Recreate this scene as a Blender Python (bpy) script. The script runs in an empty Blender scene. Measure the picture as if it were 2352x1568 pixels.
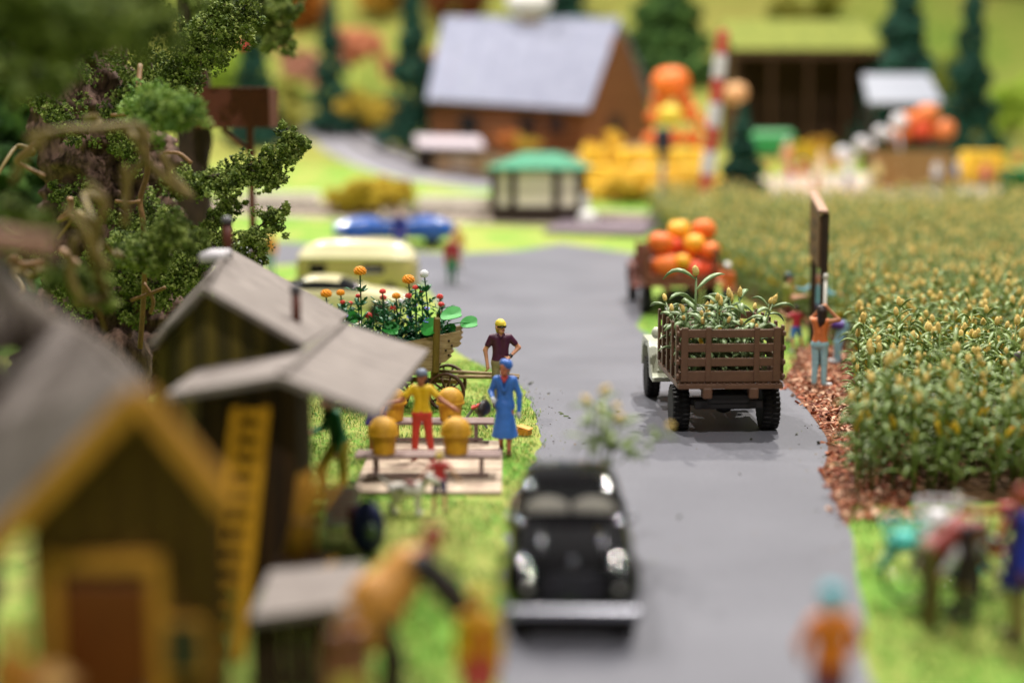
import bpy, bmesh, math, random
import numpy as np
from mathutils import Vector, Matrix, noise as mnoise

SC = bpy.context.scene
COL = SC.collection
R = math.radians
rng = np.random.default_rng(7)
random.seed(7)

# ------------------------------------------------------------------ camera, light, exposure
F_PX, CX, CY = 3400.0, 1176.0, 784.0          # focal length and centre in a 2352 x 1568 frame
CAM_Z, PITCH = 5.6, math.atan((784 - 285) / 3400.0)
cam_d = bpy.data.cameras.new('camera')
cam = bpy.data.objects.new('camera', cam_d); COL.objects.link(cam); SC.camera = cam
cam.location = (0, 0, CAM_Z); cam.rotation_euler = (math.pi / 2 - PITCH, 0, 0)
cam_d.sensor_width = 36; cam_d.lens = F_PX / 2352 * 36
cam_d.clip_start = 0.5; cam_d.clip_end = 900
cam_d.dof.use_dof = True
cam_d.dof.focus_distance = 28.2
cam_d.dof.aperture_fstop = cam_d.lens / 1000 / 0.49

world = bpy.data.worlds.new('World'); SC.world = world; world.use_nodes = True
bg = world.node_tree.nodes['Background']
bg.inputs[0].default_value = (1.0, 0.97, 0.95, 1); bg.inputs[1].default_value = 0.14

def lamp(name, loc, target, E, size, col):
    """hall spotlight over the layout: E is the irradiance it gives at the target"""
    l = bpy.data.lights.new(name, 'AREA'); l.shape = 'DISK'; l.size = size; l.color = col
    v = Vector(target) - Vector(loc)
    l.energy = E * math.pi * v.length_squared
    o = bpy.data.objects.new(name, l); COL.objects.link(o); o.location = loc
    o.rotation_euler = v.to_track_quat('-Z', 'Y').to_euler()
    return o
lamp('hall_spotlight', (17, 46, 66), (4, 30, 0), 2.35, 1.5, (1.0, 0.96, 0.90))
lamp('hall_spotlight', (-22, 66, 70), (0, 48, 0), 1.9, 1.6, (1.0, 0.96, 0.91))
lamp('hall_spotlight', (24, 105, 80), (8, 92, 3), 2.7, 2.2, (1.0, 0.95, 0.88))
lamp('hall_spotlight', (-40, 110, 80), (-14, 92, 3), 2.4, 2.2, (1.0, 0.95, 0.88))
lamp('hall_spotlight', (6, -14, 70), (3, 26, 0), 1.15, 1.6, (1.0, 0.96, 0.92))

SC.view_settings.view_transform = 'Standard'; SC.view_settings.look = 'None'
SC.view_settings.exposure = 0.50; SC.view_settings.gamma = 1.0
SC.view_settings.use_curve_mapping = False
SC.render.engine = 'CYCLES'
SC.cycles.use_denoising = True
SC.cycles.max_bounces = 6; SC.cycles.transparent_max_bounces = 8
SC.cycles.sample_clamp_indirect = 8.0
SC.cycles.use_adaptive_sampling = False

# ------------------------------------------------------------------ terrain and photo-to-place helpers
KY = [0, 48, 60, 68, 80, 95, 110, 125, 150, 176, 220]
KZ = [0, 0, .66, 1.2, 2.0, 3.0, 4.4, 8.0, 18.5, 30.0, 44.0]
def T(y):
    return float(np.interp(y, KY, KZ))
_sp, _cp = math.sin(PITCH), math.cos(PITCH)
def ray(px, py):
    a, b = (px - CX) / F_PX, (CY - py) / F_PX
    return Vector((a, _cp + b * _sp, -_sp + b * _cp))
def PD(px, py, d):
    """point of the sight line through (px, py) at depth y = d"""
    r = ray(px, py); t = d / r.y
    return Vector((r.x * t, d, CAM_Z + r.z * t))
def PZ(px, py, z):
    r = ray(px, py); t = (z - CAM_Z) / r.z
    return Vector((r.x * t, r.y * t, z))
def G(px, py):
    """point of the ground under (px, py)"""
    r = ray(px, py); y = 4.0; last = y
    while y < 215:
        t = y / r.y
        if CAM_Z + r.z * t <= T(y): break
        last = y; y += 0.5
    lo, hi = last, y
    for _ in range(30):
        m = (lo + hi) / 2
        if CAM_Z + r.z * m / r.y <= T(m): hi = m
        else: lo = m
    t = hi / r.y
    return Vector((r.x * t, hi, T(hi)))
def GX(px, d):
    """ground point at depth d in picture column px"""
    z = T(d); zc = d * _cp - (z - CAM_Z) * _sp
    return Vector(((px - CX) / F_PX * zc, d, z))
def z_at(py, d): return PD(CX, py, d).z

# ------------------------------------------------------------------ materials
MATS = {}
def lin(c):
    if isinstance(c, str):
        c = c.lstrip('#'); c = [int(c[i:i + 2], 16) / 255 for i in (0, 2, 4)]
        return tuple(x / 12.92 if x <= .04045 else ((x + .055) / 1.055) ** 2.4 for x in c)
    return tuple(c[:3])
def mat(name, col, rough=.55, var=.12, scale=6.0, bump=0.0, bscale=40.0, metal=0.0, col2=None, spec=.4, stretch=None, coat=0.0, detail=4):
    if name in MATS: return MATS[name]
    m = bpy.data.materials.new(name); m.use_nodes = True
    nt = m.node_tree; b = nt.nodes['Principled BSDF']
    c = lin(col)
    b.inputs['Roughness'].default_value = rough; b.inputs['Metallic'].default_value = metal
    b.inputs['Specular IOR Level'].default_value = spec
    b.inputs['Coat Weight'].default_value = coat; b.inputs['Coat Roughness'].default_value = .08
    tc = nt.nodes.new('ShaderNodeTexCoord'); mp = nt.nodes.new('ShaderNodeMapping')
    nt.links.new(tc.outputs['Object'], mp.inputs[0])
    if stretch: mp.inputs['Scale'].default_value = stretch
    n = nt.nodes.new('ShaderNodeTexNoise'); n.inputs['Scale'].default_value = scale; n.inputs['Detail'].default_value = detail
    n.inputs['Roughness'].default_value = .65
    nt.links.new(mp.outputs[0], n.inputs['Vector'])
    cr = nt.nodes.new('ShaderNodeValToRGB')
    c2 = lin(col2) if col2 is not None else tuple(min(1, x * (1 + var)) for x in c)
    c1 = c if col2 is not None else tuple(x * (1 - var) for x in c)
    cr.color_ramp.elements[0].position = .33; cr.color_ramp.elements[1].position = .67
    cr.color_ramp.elements[0].color = (*c1, 1); cr.color_ramp.elements[1].color = (*c2, 1)
    nt.links.new(n.outputs[0], cr.inputs[0]); nt.links.new(cr.outputs[0], b.inputs['Base Color'])
    if bump:
        n2 = nt.nodes.new('ShaderNodeTexNoise'); n2.inputs['Scale'].default_value = bscale; n2.inputs['Detail'].default_value = 5
        nt.links.new(mp.outputs[0], n2.inputs['Vector'])
        bp = nt.nodes.new('ShaderNodeBump'); bp.inputs['Strength'].default_value = 1.0; bp.inputs['Distance'].default_value = bump
        nt.links.new(n2.outputs[0], bp.inputs['Height']); nt.links.new(bp.outputs[0], b.inputs['Normal'])
    MATS[name] = m
    return m
def mat_shade(name, cols, rough=.6, spec=.3):
    """colour picked by each piece's own random 'shade' value"""
    if name in MATS: return MATS[name]
    m = bpy.data.materials.new(name); m.use_nodes = True
    nt = m.node_tree; b = nt.nodes['Principled BSDF']
    b.inputs['Roughness'].default_value = rough; b.inputs['Specular IOR Level'].default_value = spec
    a = nt.nodes.new('ShaderNodeAttribute'); a.attribute_name = 'shade'
    cr = nt.nodes.new('ShaderNodeValToRGB'); e = cr.color_ramp.elements
    while len(e) < len(cols): e.new(.5)
    for i, c in enumerate(cols):
        e[i].position = i / (len(cols) - 1); e[i].color = (*lin(c), 1)
    nt.links.new(a.outputs['Fac'], cr.inputs[0]); nt.links.new(cr.outputs[0], b.inputs['Base Color'])
    MATS[name] = m
    return m
def mat_glass(name, tint=(.8, .85, .85), a=.75):
    if name in MATS: return MATS[name]
    m = bpy.data.materials.new(name); m.use_nodes = True
    nt = m.node_tree; nt.nodes.clear()
    o = nt.nodes.new('ShaderNodeOutputMaterial'); mx = nt.nodes.new('ShaderNodeMixShader')
    t = nt.nodes.new('ShaderNodeBsdfTransparent'); g = nt.nodes.new('ShaderNodeBsdfGlossy')
    t.inputs[0].default_value = (*tint, 1); g.inputs['Roughness'].default_value = .05
    mx.inputs[0].default_value = 1 - a
    nt.links.new(t.outputs[0], mx.inputs[1]); nt.links.new(g.outputs[0], mx.inputs[2]); nt.links.new(mx.outputs[0], o.inputs[0])
    MATS[name] = m
    return m
def paint(c, rough=.5):
    """matt hobby paint"""
    key = 'paint_' + (c if isinstance(c, str) else '_'.join('%.2f' % x for x in c)).lstrip('#')
    return mat(key, c, rough, .12, 9.0, .006, 24.0)

# ------------------------------------------------------------------ scene bookkeeping
def tag(o, label=None, cat=None, group=None, kind=None):
    if label: o['label'] = label
    if cat: o['category'] = cat
    if group: o['group'] = group
    if kind: o['kind'] = kind
    return o
def thing(name, label, cat, loc=(0, 0, 0), rz=0.0, group=None):
    o = bpy.data.objects.new(name, None); COL.objects.link(o)
    o.empty_display_size = .2
    o.location = loc; o.rotation_euler = (0, 0, rz)
    return tag(o, label, cat, group)
def link(name, me, parent=None, loc=(0, 0, 0), rot=(0, 0, 0), scale=None):
    o = bpy.data.objects.new(name, me); COL.objects.link(o)
    o.location = loc; o.rotation_euler = rot
    if scale is not None: o.scale = scale
    if parent is not None: o.parent = parent
    return o
def copy_tree(o, parent=None):
    c = o.copy(); COL.objects.link(c); c.parent = parent
    for ch in o.children: copy_tree(ch, c)
    return c

# ------------------------------------------------------------------ mesh builder
class MB:
    def __init__(s): s.v = []; s.f = []; s.m = []; s.cur = 0
    def add(s, vs, fs, m=None):
        b = len(s.v); s.v.extend([tuple(v) for v in vs])
        for f in fs: s.f.append([b + i for i in f]); s.m.append(s.cur if m is None else m)
        return s
    def box(s, c, size, rot=None, ch=0.0, m=None):
        vs, fs = chbox(size, ch); M = rot if rot is not None else Matrix.Identity(3); c = Vector(c)
        return s.add([M @ Vector(v) + c for v in vs], fs, m)
    def slab(s, pts, th, m=None):
        """four points of a top face, thickened downwards along the normal"""
        P = [Vector(p) for p in pts]; n = (P[1] - P[0]).cross(P[2] - P[0]).normalized()
        if n.z < 0: P.reverse(); n = -n
        k = len(P); Q = [p - n * th for p in P]
        return s.add(P + Q, [list(range(k)), list(range(2 * k - 1, k - 1, -1))] + [[i, k + i, k + (i + 1) % k, (i + 1) % k] for i in range(k)], m)
    def tube(s, pts, r, n=8, flat=1.0, up=(0, 0, 1), m=None, cap=True):
        P = [Vector(p) for p in pts]; k = len(P)
        rr = r if isinstance(r, (list, tuple)) else [r] * k
        vs = []; side = None
        for i, p in enumerate(P):
            t = (P[min(i + 1, k - 1)] - P[max(i - 1, 0)]).normalized()
            if side is None:
                u = Vector(up)
                if abs(t.dot(u)) > .95: u = Vector((1, 0, 0))
                side = t.cross(u).normalized()
            else:
                side = (side - t * side.dot(t)).normalized()
            nn = side.cross(t)
            for j in range(n):
                a = 2 * math.pi * j / n
                vs.append(p + (side * math.cos(a) + nn * math.sin(a) * flat) * rr[i])
        fs = [[i * n + j, i * n + (j + 1) % n, (i + 1) * n + (j + 1) % n, (i + 1) * n + j] for i in range(k - 1) for j in range(n)]
        if cap: fs += [list(range(n - 1, -1, -1)), [(k - 1) * n + j for j in range(n)]]
        return s.add(vs, fs, m)
    def lathe(s, prof, n=16, c=(0, 0, 0), rot=None, m=None, wob=0.0, ring=False):
        c = Vector(c); M = rot if rot is not None else Matrix.Identity(3); vs = []; k = len(prof)
        for r, z in prof:
            for j in range(n):
                a = 2 * math.pi * j / n; q = r * (1 + wob * random.uniform(-1, 1))
                vs.append(M @ Vector((q * math.cos(a), q * math.sin(a), z)) + c)
        fs = [[i * n + j, i * n + (j + 1) % n, (i + 1) * n + (j + 1) % n, (i + 1) * n + j] for i in range(k - 1) for j in range(n)]
        if ring: fs += [[(k - 1) * n + j, (k - 1) * n + (j + 1) % n, (j + 1) % n, j] for j in range(n)]
        else: fs += [list(range(n - 1, -1, -1)), [(k - 1) * n + j for j in range(n)]]
        return s.add(vs, fs, m)
    def ell(s, c, r, nu=12, nv=8, rot=None, m=None, wob=0.0):
        pr = [(max(1e-4, math.sin(math.pi * i / nv)), -math.cos(math.pi * i / nv)) for i in range(nv + 1)]
        M = (rot if rot is not None else Matrix.Identity(3)) @ Matrix.Diagonal(Vector(r))
        return s.lathe(pr, nu, c, M, m, wob)
    def mesh(s, name, mats, smooth=True):
        me = bpy.data.meshes.new(name); me.from_pydata(s.v, [], s.f)
        for x in (mats if isinstance(mats, (list, tuple)) else [mats]): me.materials.append(x)
        if len(me.materials) > 1: me.polygons.foreach_set('material_index', s.m)
        me.polygons.foreach_set('use_smooth', [smooth] * len(me.polygons))
        me.update(); return me
    def obj(s, name, mats, parent=None, loc=(0, 0, 0), rot=(0, 0, 0), smooth=True):
        return link(name, s.mesh(name, mats, smooth), parent, loc, rot)
def chbox(size, c=0.0):
    x, y, z = [q / 2 for q in size]
    if c <= 0:
        return ([(-x, -y, -z), (x, -y, -z), (x, y, -z), (-x, y, -z), (-x, -y, z), (x, -y, z), (x, y, z), (-x, y, z)],
                [[3, 2, 1, 0], [4, 5, 6, 7], [0, 1, 5, 4], [1, 2, 6, 5], [2, 3, 7, 6], [3, 0, 4, 7]])
    c = min(c, x * .9, y * .9, z * .9)
    vs = []; idx = {}
    for sx in (-1, 1):
        for sy in (-1, 1):
            for sz in (-1, 1):
                for ax in range(3):
                    d = [x - c, y - c, z - c]; d[ax] = (x, y, z)[ax]
                    idx[(sx, sy, sz, ax)] = len(vs); vs.append((sx * d[0], sy * d[1], sz * d[2]))
    fs = []
    for ax in range(3):
        o = [a for a in range(3) if a != ax]
        for sg in (-1, 1):
            q = []
            for a, b in ((-1, -1), (1, -1), (1, 1), (-1, 1)):
                k = [0, 0, 0]; k[ax] = sg; k[o[0]] = a; k[o[1]] = b; q.append(idx[(*k, ax)])
            if (sg < 0) ^ (ax == 1): q.reverse()
            fs.append(q)
    for ax in range(3):                       # edges parallel to ax
        o = [a for a in range(3) if a != ax]
        for a in (-1, 1):
            for b in (-1, 1):
                k0 = [0, 0, 0]; k0[o[0]] = a; k0[o[1]] = b; k1 = list(k0); k0[ax] = -1; k1[ax] = 1
                q = [idx[(*k0, o[0])], idx[(*k1, o[0])], idx[(*k1, o[1])], idx[(*k0, o[1])]]
                if (a * b > 0) ^ (ax == 1): q.reverse()
                fs.append(q)
    for sx in (-1, 1):
        for sy in (-1, 1):
            for sz in (-1, 1):
                q = [idx[(sx, sy, sz, a)] for a in range(3)]
                if sx * sy * sz < 0: q.reverse()
                fs.append(q)
    return vs, fs
_BOX = {}
def piece(name, size, loc, parent, m, rot=(0, 0, 0), ch=.008):
    """one board, slat or beam: alike pieces share their mesh"""
    key = (name, tuple(round(q, 3) for q in size), m.name, ch)
    if key not in _BOX: _BOX[key] = MB().box((0, 0, 0), size, ch=ch).mesh(name, m, False)
    return link(name, _BOX[key], parent, loc, rot)
def np_mesh(name, V, Fq, mats, shade=None, smooth=False, midx=None):
    """mesh from numpy arrays; Fq is (n, k)"""
    me = bpy.data.meshes.new(name); nv, (nf, k) = len(V), Fq.shape
    me.vertices.add(nv); me.vertices.foreach_set('co', np.asarray(V, np.float32).ravel())
    me.loops.add(nf * k); me.loops.foreach_set('vertex_index', np.asarray(Fq, np.int32).ravel())
    me.polygons.add(nf); me.polygons.foreach_set('loop_start', np.arange(0, nf * k, k, dtype=np.int32))
    me.polygons.foreach_set('loop_total', np.full(nf, k, np.int32))
    for x in (mats if isinstance(mats, (list, tuple)) else [mats]): me.materials.append(x)
    if midx is not None: me.polygons.foreach_set('material_index', np.asarray(midx, np.int32))
    me.polygons.foreach_set('use_smooth', np.full(nf, smooth))
    if shade is not None:
        a = me.attributes.new('shade', 'FLOAT', 'POINT'); a.data.foreach_set('value', np.asarray(shade, np.float32))
    me.update(calc_edges=True); me.validate()
    return me

# ------------------------------------------------------------------ blended solid forms (bodies of people and animals)
def surface_nets(Fd, org, h):
    nx, ny, nz = Fd.shape; ins = Fd < 0
    c = [ins[a:nx - 1 + a, b:ny - 1 + b, d:nz - 1 + d] for a in (0, 1) for b in (0, 1) for d in (0, 1)]
    s = sum(x.astype(np.int8) for x in c); act = (s > 0) & (s < 8)
    I, J, K = np.nonzero(act); idx = -np.ones(act.shape, np.int64); idx[I, J, K] = np.arange(len(I))
    pos = np.zeros((len(I), 3)); cnt = np.zeros(len(I))
    cor = [(a, b, d) for a in (0, 1) for b in (0, 1) for d in (0, 1)]
    for p in cor:
        for ax in range(3):
            if p[ax]: continue
            q = list(p); q[ax] = 1
            fa = Fd[I + p[0], J + p[1], K + p[2]]; fb = Fd[I + q[0], J + q[1], K + q[2]]
            ok = (fa < 0) != (fb < 0); t = np.where(ok, fa / np.where(fa - fb == 0, 1, fa - fb), 0)
            pt = np.stack([np.full(len(I), p[i], float) for i in range(3)], 1); pt[:, ax] += t
            pos[ok] += pt[ok]; cnt[ok] += 1
    V = org + h * (np.stack([I, J, K], 1) + pos / cnt[:, None])
    Fs = []
    for ax in range(3):
        o1, o2 = (ax + 1) % 3, (ax + 2) % 3
        sl0 = [slice(None)] * 3; sl1 = [slice(None)] * 3; sl0[ax] = slice(0, -1); sl1[ax] = slice(1, None)
        a, b = ins[tuple(sl0)], ins[tuple(sl1)]
        ch = np.argwhere(a != b); ch = ch[(ch[:, o1] > 0) & (ch[:, o2] > 0)]
        lim = np.array(act.shape); ch = ch[(ch < lim).all(1)]
        if not len(ch): continue
        e1 = np.zeros(3, int); e1[o1] = 1; e2 = np.zeros(3, int); e2[o2] = 1
        q = np.stack([idx[tuple((ch - e1 - e2).T)], idx[tuple((ch - e2).T)], idx[tuple(ch.T)], idx[tuple((ch - e1).T)]], 1)
        fl = ~a[tuple(ch.T)]
        q[fl] = q[fl][:, ::-1]; Fs.append(q)
    return V, np.concatenate(Fs)
def rc(a, b, ra, rb, m, clip=None, k=None): return ('c', Vector(a), Vector(b), ra, rb, m, clip, k)
def prim_d(p, X):
    a, b = np.array(p[1]), np.array(p[2]); ba = b - a; L = max(1e-9, ba @ ba)
    t = np.clip(((X - a) @ ba) / L, 0, 1)
    d = np.linalg.norm(X - a - t[..., None] * ba, axis=-1) - (p[3] + (p[4] - p[3]) * t)
    if p[6] is not None: d = np.maximum(d, p[6] - X[..., 2])
    return d
def blend_mesh(name, prims, mats, vox=.02, k=.03, scale=1.0, names=None):
    """one closed surface round all prims; mats: dict key -> material"""
    lo = np.min([np.minimum(np.array(p[1]) - p[3], np.array(p[2]) - p[4]) for p in prims], 0) - 2.5 * vox
    hi = np.max([np.maximum(np.array(p[1]) + p[3], np.array(p[2]) + p[4]) for p in prims], 0) + 2.5 * vox
    n = np.ceil((hi - lo) / vox).astype(int) + 1
    Fd = np.full(n, 9.0)
    for p in prims:
        kk = p[7] if p[7] is not None else k
        pl = np.minimum(np.array(p[1]) - p[3], np.array(p[2]) - p[4]) - kk - 2 * vox
        ph = np.maximum(np.array(p[1]) + p[3], np.array(p[2]) + p[4]) + kk + 2 * vox
        i0 = np.clip(((pl - lo) / vox).astype(int), 0, n); i1 = np.clip(((ph - lo) / vox).astype(int) + 2, 0, n)
        gx = [lo[i] + vox * np.arange(i0[i], i1[i]) for i in range(3)]
        X = np.stack(np.meshgrid(*gx, indexing='ij'), -1)
        d = prim_d(p, X); S = Fd[i0[0]:i1[0], i0[1]:i1[1], i0[2]:i1[2]]
        hh = np.clip(.5 + .5 * (S - d) / kk, 0, 1)
        Fd[i0[0]:i1[0], i0[1]:i1[1], i0[2]:i1[2]] = S * (1 - hh) + d * hh - kk * hh * (1 - hh)
    V, Fq = surface_nets(Fd, lo, vox)
    keys = list(dict.fromkeys(p[5] for p in prims)); C = V[Fq].mean(1)
    D = np.stack([prim_d(p, C) for p in prims]); best = D.argmin(0)
    mi = np.array([keys.index(p[5]) for p in prims])[best]
    return np_mesh(name, V * scale, Fq, [mats[q] for q in keys], None, True, mi)
# ------------------------------------------------------------------ setting
def mat_ground(name, cols, scale, fine, bump, bscale=30., rough=.85):
    m = bpy.data.materials.new(name); m.use_nodes = True; nt = m.node_tree; b = nt.nodes['Principled BSDF']
    b.inputs['Roughness'].default_value = rough; b.inputs['Specular IOR Level'].default_value = .2
    tc = nt.nodes.new('ShaderNodeTexCoord')
    n1 = nt.nodes.new('ShaderNodeTexNoise'); n1.inputs['Scale'].default_value = scale; n1.inputs['Detail'].default_value = 3
    n2 = nt.nodes.new('ShaderNodeTexNoise'); n2.inputs['Scale'].default_value = fine; n2.inputs['Detail'].default_value = 6
    mx = nt.nodes.new('ShaderNodeMix'); mx.data_type = 'FLOAT'; mx.inputs[0].default_value = .5
    cr = nt.nodes.new('ShaderNodeValToRGB'); e = cr.color_ramp.elements
    while len(e) < len(cols): e.new(.5)
    for i, c in enumerate(cols): e[i].position = .3 + .4 * i / (len(cols) - 1); e[i].color = (*lin(c), 1)
    for n in (n1, n2): nt.links.new(tc.outputs['Object'], n.inputs['Vector'])
    nt.links.new(n1.outputs[0], mx.inputs[2]); nt.links.new(n2.outputs[0], mx.inputs[3])
    nt.links.new(mx.outputs[0], cr.inputs[0]); nt.links.new(cr.outputs[0], b.inputs['Base Color'])
    n3 = nt.nodes.new('ShaderNodeTexNoise'); n3.inputs['Scale'].default_value = bscale; n3.inputs['Detail'].default_value = 6
    bp = nt.nodes.new('ShaderNodeBump'); bp.inputs['Distance'].default_value = bump
    nt.links.new(tc.outputs['Object'], n3.inputs['Vector']); nt.links.new(n3.outputs[0], bp.inputs['Height']); nt.links.new(bp.outputs[0], b.inputs['Normal'])
    MATS[name] = m
    return m
M_GRASSG = mat_ground('grass_flock', ['#40721a', '#62902e', '#97964e', '#739236'], .35, 7., .02)
M_HILL = mat_ground('hill_flock', ['#5f822c', '#84963c', '#a09c4e', '#928c44'], .06, 1.2, .1)
M_ROAD = mat_ground('road_paint', ['#5b5b62', '#66666d', '#73737a'], .35, 20., .002, 90., .5)
M_MULCHG = mat_ground('mulch_bed', ['#4a2c1b', '#6e4530', '#8a6046'], 2., 14., .03)
M_SOIL = mat_ground('field_soil', ['#3d2a18', '#543c22', '#6b5030'], 2., 10., .03)
M_BALLAST = mat_ground('ballast', ['#7d7064', '#a39585', '#c0b4a2'], 2., 9., .05)
M_PALE = mat_ground('pale_gravel', ['#a0938a', '#b2a59a', '#c0b5a8'], .6, 9., .02)
M_LANE = mat_ground('lane_paint', ['#6a6970', '#85838a', '#97928e'], .3, 5., .02)

def ground_mesh():
    xs = np.concatenate([np.arange(-120, -40, 8), np.arange(-40, 60, 2.5), np.arange(60, 141, 8)])
    ys = np.array(sorted(set([-6, 4, 14, 24, 34, 42] + KY[1:] + [52, 56, 64, 72, 76, 84, 88, 100, 105, 114, 118, 121, 130, 135, 140, 145, 155, 160, 166, 171, 185, 195, 205])))
    X, Y = np.meshgrid(xs, ys, indexing='ij')
    Z = np.interp(Y, KY, KZ) + 0 * X
    for i in range(len(xs)):
        for j in range(len(ys)):
            if ys[j] > 112: Z[i, j] += min(1, (ys[j] - 112) / 15) * 2.2 * mnoise.noise((xs[i] * .05, ys[j] * .05, 3.1))
    nx, ny = X.shape; V = np.stack([X, Y, Z], -1).reshape(-1, 3)
    id = np.arange(nx * ny).reshape(nx, ny)
    Fq = np.stack([id[:-1, :-1], id[1:, :-1], id[1:, 1:], id[:-1, 1:]], -1).reshape(-1, 4)
    cy = V[Fq].mean(1)[:, 1]
    return np_mesh('ground', V, Fq, [M_GRASSG, M_HILL], None, True, (cy > 95).astype(int))
tag(link('ground', ground_mesh()), 'lime green flocked ground rising to a hillside behind', None, None, 'structure')

def sheet(name, pts, off, m, label=None):
    """flat polygon laid over the ground, cut where the slope changes"""
    bm = bmesh.new(); f = bm.faces.new([bm.verts.new((p[0], p[1], 0)) for p in pts])
    bmesh.ops.triangulate(bm, faces=[f])
    for y in KY[1:]:
        bmesh.ops.bisect_plane(bm, geom=bm.verts[:] + bm.edges[:] + bm.faces[:], plane_co=(0, y, 0), plane_no=(0, 1, 0))
    bmesh.ops.recalc_face_normals(bm, faces=bm.faces[:])
    for v in bm.verts: v.co.z = T(v.co.y) + off
    me = bpy.data.meshes.new(name); bm.to_mesh(me); bm.free(); me.materials.append(m)
    if len(me.polygons) and me.polygons[0].normal.z < 0: me.flip_normals()
    return tag(link(name, me), label, None, None, 'structure')
def smooth_line(P, n=5):
    P = [Vector(p) for p in P]; out = []
    for i in range(len(P) - 1):
        a, b, c, d = P[max(i - 1, 0)], P[i], P[i + 1], P[min(i + 2, len(P) - 1)]
        for j in range(n):
            t = j / n
            out.append(.5 * ((2 * b) + (c - a) * t + (2 * a - 5 * b + 4 * c - d) * t * t + (3 * b - a - 3 * c + d) * t ** 3))
    return out + [P[-1]]
EDGE_R = smooth_line([Vector((3.6, 3, 0)), Vector((3.45, 10, 0)), G(1992, 1540), G(1988, 1420), G(1966, 1320), G(1958, 1230), G(1934, 1186), G(1912, 1124), G(1889, 1091),
          G(1901, 1059), G(1905, 1016), G(1888, 983), G(1834, 913), G(1780, 862), G(1580, 796), G(1490, 768), G(1463, 748), G(1474, 728), G(1490, 690), G(1492, 640), G(1480, 585)], 4)
EDGE_L = smooth_line([Vector((-.1, 3, 0)), Vector((-.12, 10, 0)), G(1148, 1560), G(1150, 1450), G(1160, 1300), G(1178, 1150), G(1238, 1030), G(1234, 970), G(1214, 920), G(1196, 888),
          G(1150, 858), G(1096, 834), G(1048, 806), G(1012, 770), G(1010, 720), G(1000, 690), G(975, 655)], 14)
for i, p in enumerate(EDGE_L):
    if 17 < p.y < 40: p.x += .10 * mnoise.noise((p.y * 1.7, 0, 0)) + .07 * mnoise.noise((p.y * 6, 3, 0))
TOP_L = [G(930, 622), G(700, 606), G(560, 612), G(400, 625)]
TOP_R = [G(480, 560), G(660, 556), G(900, 575), G(1050, 583), G(1200, 574), G(1290, 558)]
road_pts = [p.xy for p in EDGE_L] + [p.xy for p in TOP_L] + [p.xy for p in TOP_R] + [p.xy for p in reversed(EDGE_R)]
sheet('road', road_pts, .006, M_ROAD, 'smooth grey painted road running to the level crossing')
def xr_at(y): return float(np.interp(y, [p.y for p in EDGE_R], [p.x for p in EDGE_R]))
def xl_at(y): return float(np.interp(y, [p.y for p in EDGE_L], [p.x for p in EDGE_L]))

# corn field edge and mulch bed between field and road
FIELD_L = [(4.95, 21.6), (5.5, 23), (6.05, 25), (6.6, 27.5), (7.25, 30.5), (7.9, 33.5), (8.35, 36), (8.3, 40), (7.6, 46), (6.95, 54), (6.3, 66)]
def xf_at(y): return float(np.interp(y, [p[1] for p in FIELD_L], [p[0] for p in FIELD_L]))
mul = [(xr_at(y) - .03, y) for y in np.arange(20.2, 30.9, .4)] + [(5.9, 31.6), (6.2, 33.0), (6.8, 35.0), (7.2, 37)]
mul += [(xf_at(y) + .6, y) for y in (37, 35, 33, 31, 29, 27, 25, 23, 21.6)] + [(5.0, 20.9)]
sheet('mulch_bed', mul, .012, M_MULCHG, 'brown bark mulch bed between road and corn field')
sheet('field_soil', [(xf_at(y), y) for y in (21.6, 23, 25, 27, 29, 31, 33, 36, 40, 46, 54, 60, 66, 68)] + [(32, 68), (32, 21.6)], .018, M_SOIL, 'dark soil under the corn')

# far ground: lane, forecourt, railway
def strip(name, line, w, off, m, label=None):
    L = smooth_line(line, 5); a, b = [], []
    for i, p in enumerate(L):
        t = (L[min(i + 1, len(L) - 1)] - L[max(i - 1, 0)]); t.z = 0; t.normalize(); nrm = Vector((-t.y, t.x, 0)) * w / 2
        a.append((p + nrm).xy); b.append((p - nrm).xy)
    return sheet(name, a + b[::-1], off, m, label)
strip('lane', [G(1180, 428), G(1010, 405), G(900, 376), G(830, 345), G(790, 315), G(720, 296), G(600, 286)], 5.0, .03, M_LANE, 'curving grey lane climbing towards the cabin')
sheet('forecourt', [G(1500, 452).xy, G(2700, 470).xy, G(2700, 412).xy, G(2000, 400).xy, G(1480, 415).xy], .02, M_PALE, 'pale forecourt behind the corn field')
sheet('sandy_yard', [G(1060, 372).xy, G(1500, 395).xy, G(1500, 330).xy, G(1120, 322).xy], .04, mat_ground('sandy', ['#8d6a48', '#a98960', '#b8935f'], .5, 6., .05), 'sandy brown yard in front of the cabin')
TR0, TR1 = G(300, 470), G(1560, 512)
TRD = (TR1 - TR0); TRD.z = 0; TRL = TRD.length; TRD.normalize(); TRN = Vector((-TRD.y, TRD.x, 0))
def band(name, o0, o1, off, m, label, t0=0, t1=1.0):
    a, b = TR0 + TRD * TRL * t0, TR0 + TRD * TRL * t1
    return sheet(name, [(a + TRN * o0).xy, (b + TRN * o0).xy, (b + TRN * o1).xy, (a + TRN * o1).xy], off, m, label)
band('ballast_bed', -2.6, 3.2, .03, M_BALLAST, 'ballast bed of the railway line', -.5, 2.2)
M_SLEEP = mat('sleeper_wood', '#4a3c38', .8, .25, 8, .01)
M_RAIL = mat('rail_steel', '#6d5e5a', .4, .2, 5, 0, 40, .6)
trk = thing('railway_track', 'single railway track crossing behind the blue car', 'track')
for i in range(64):
    p = TR0 + TRD * (i * .68); z = T(p.y)
    piece('sleeper', (.25, 2.2, .14), (p.x, p.y, z + .07), trk, M_SLEEP, (0, 0, math.atan2(TRD.y, TRD.x)), .02)
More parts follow.
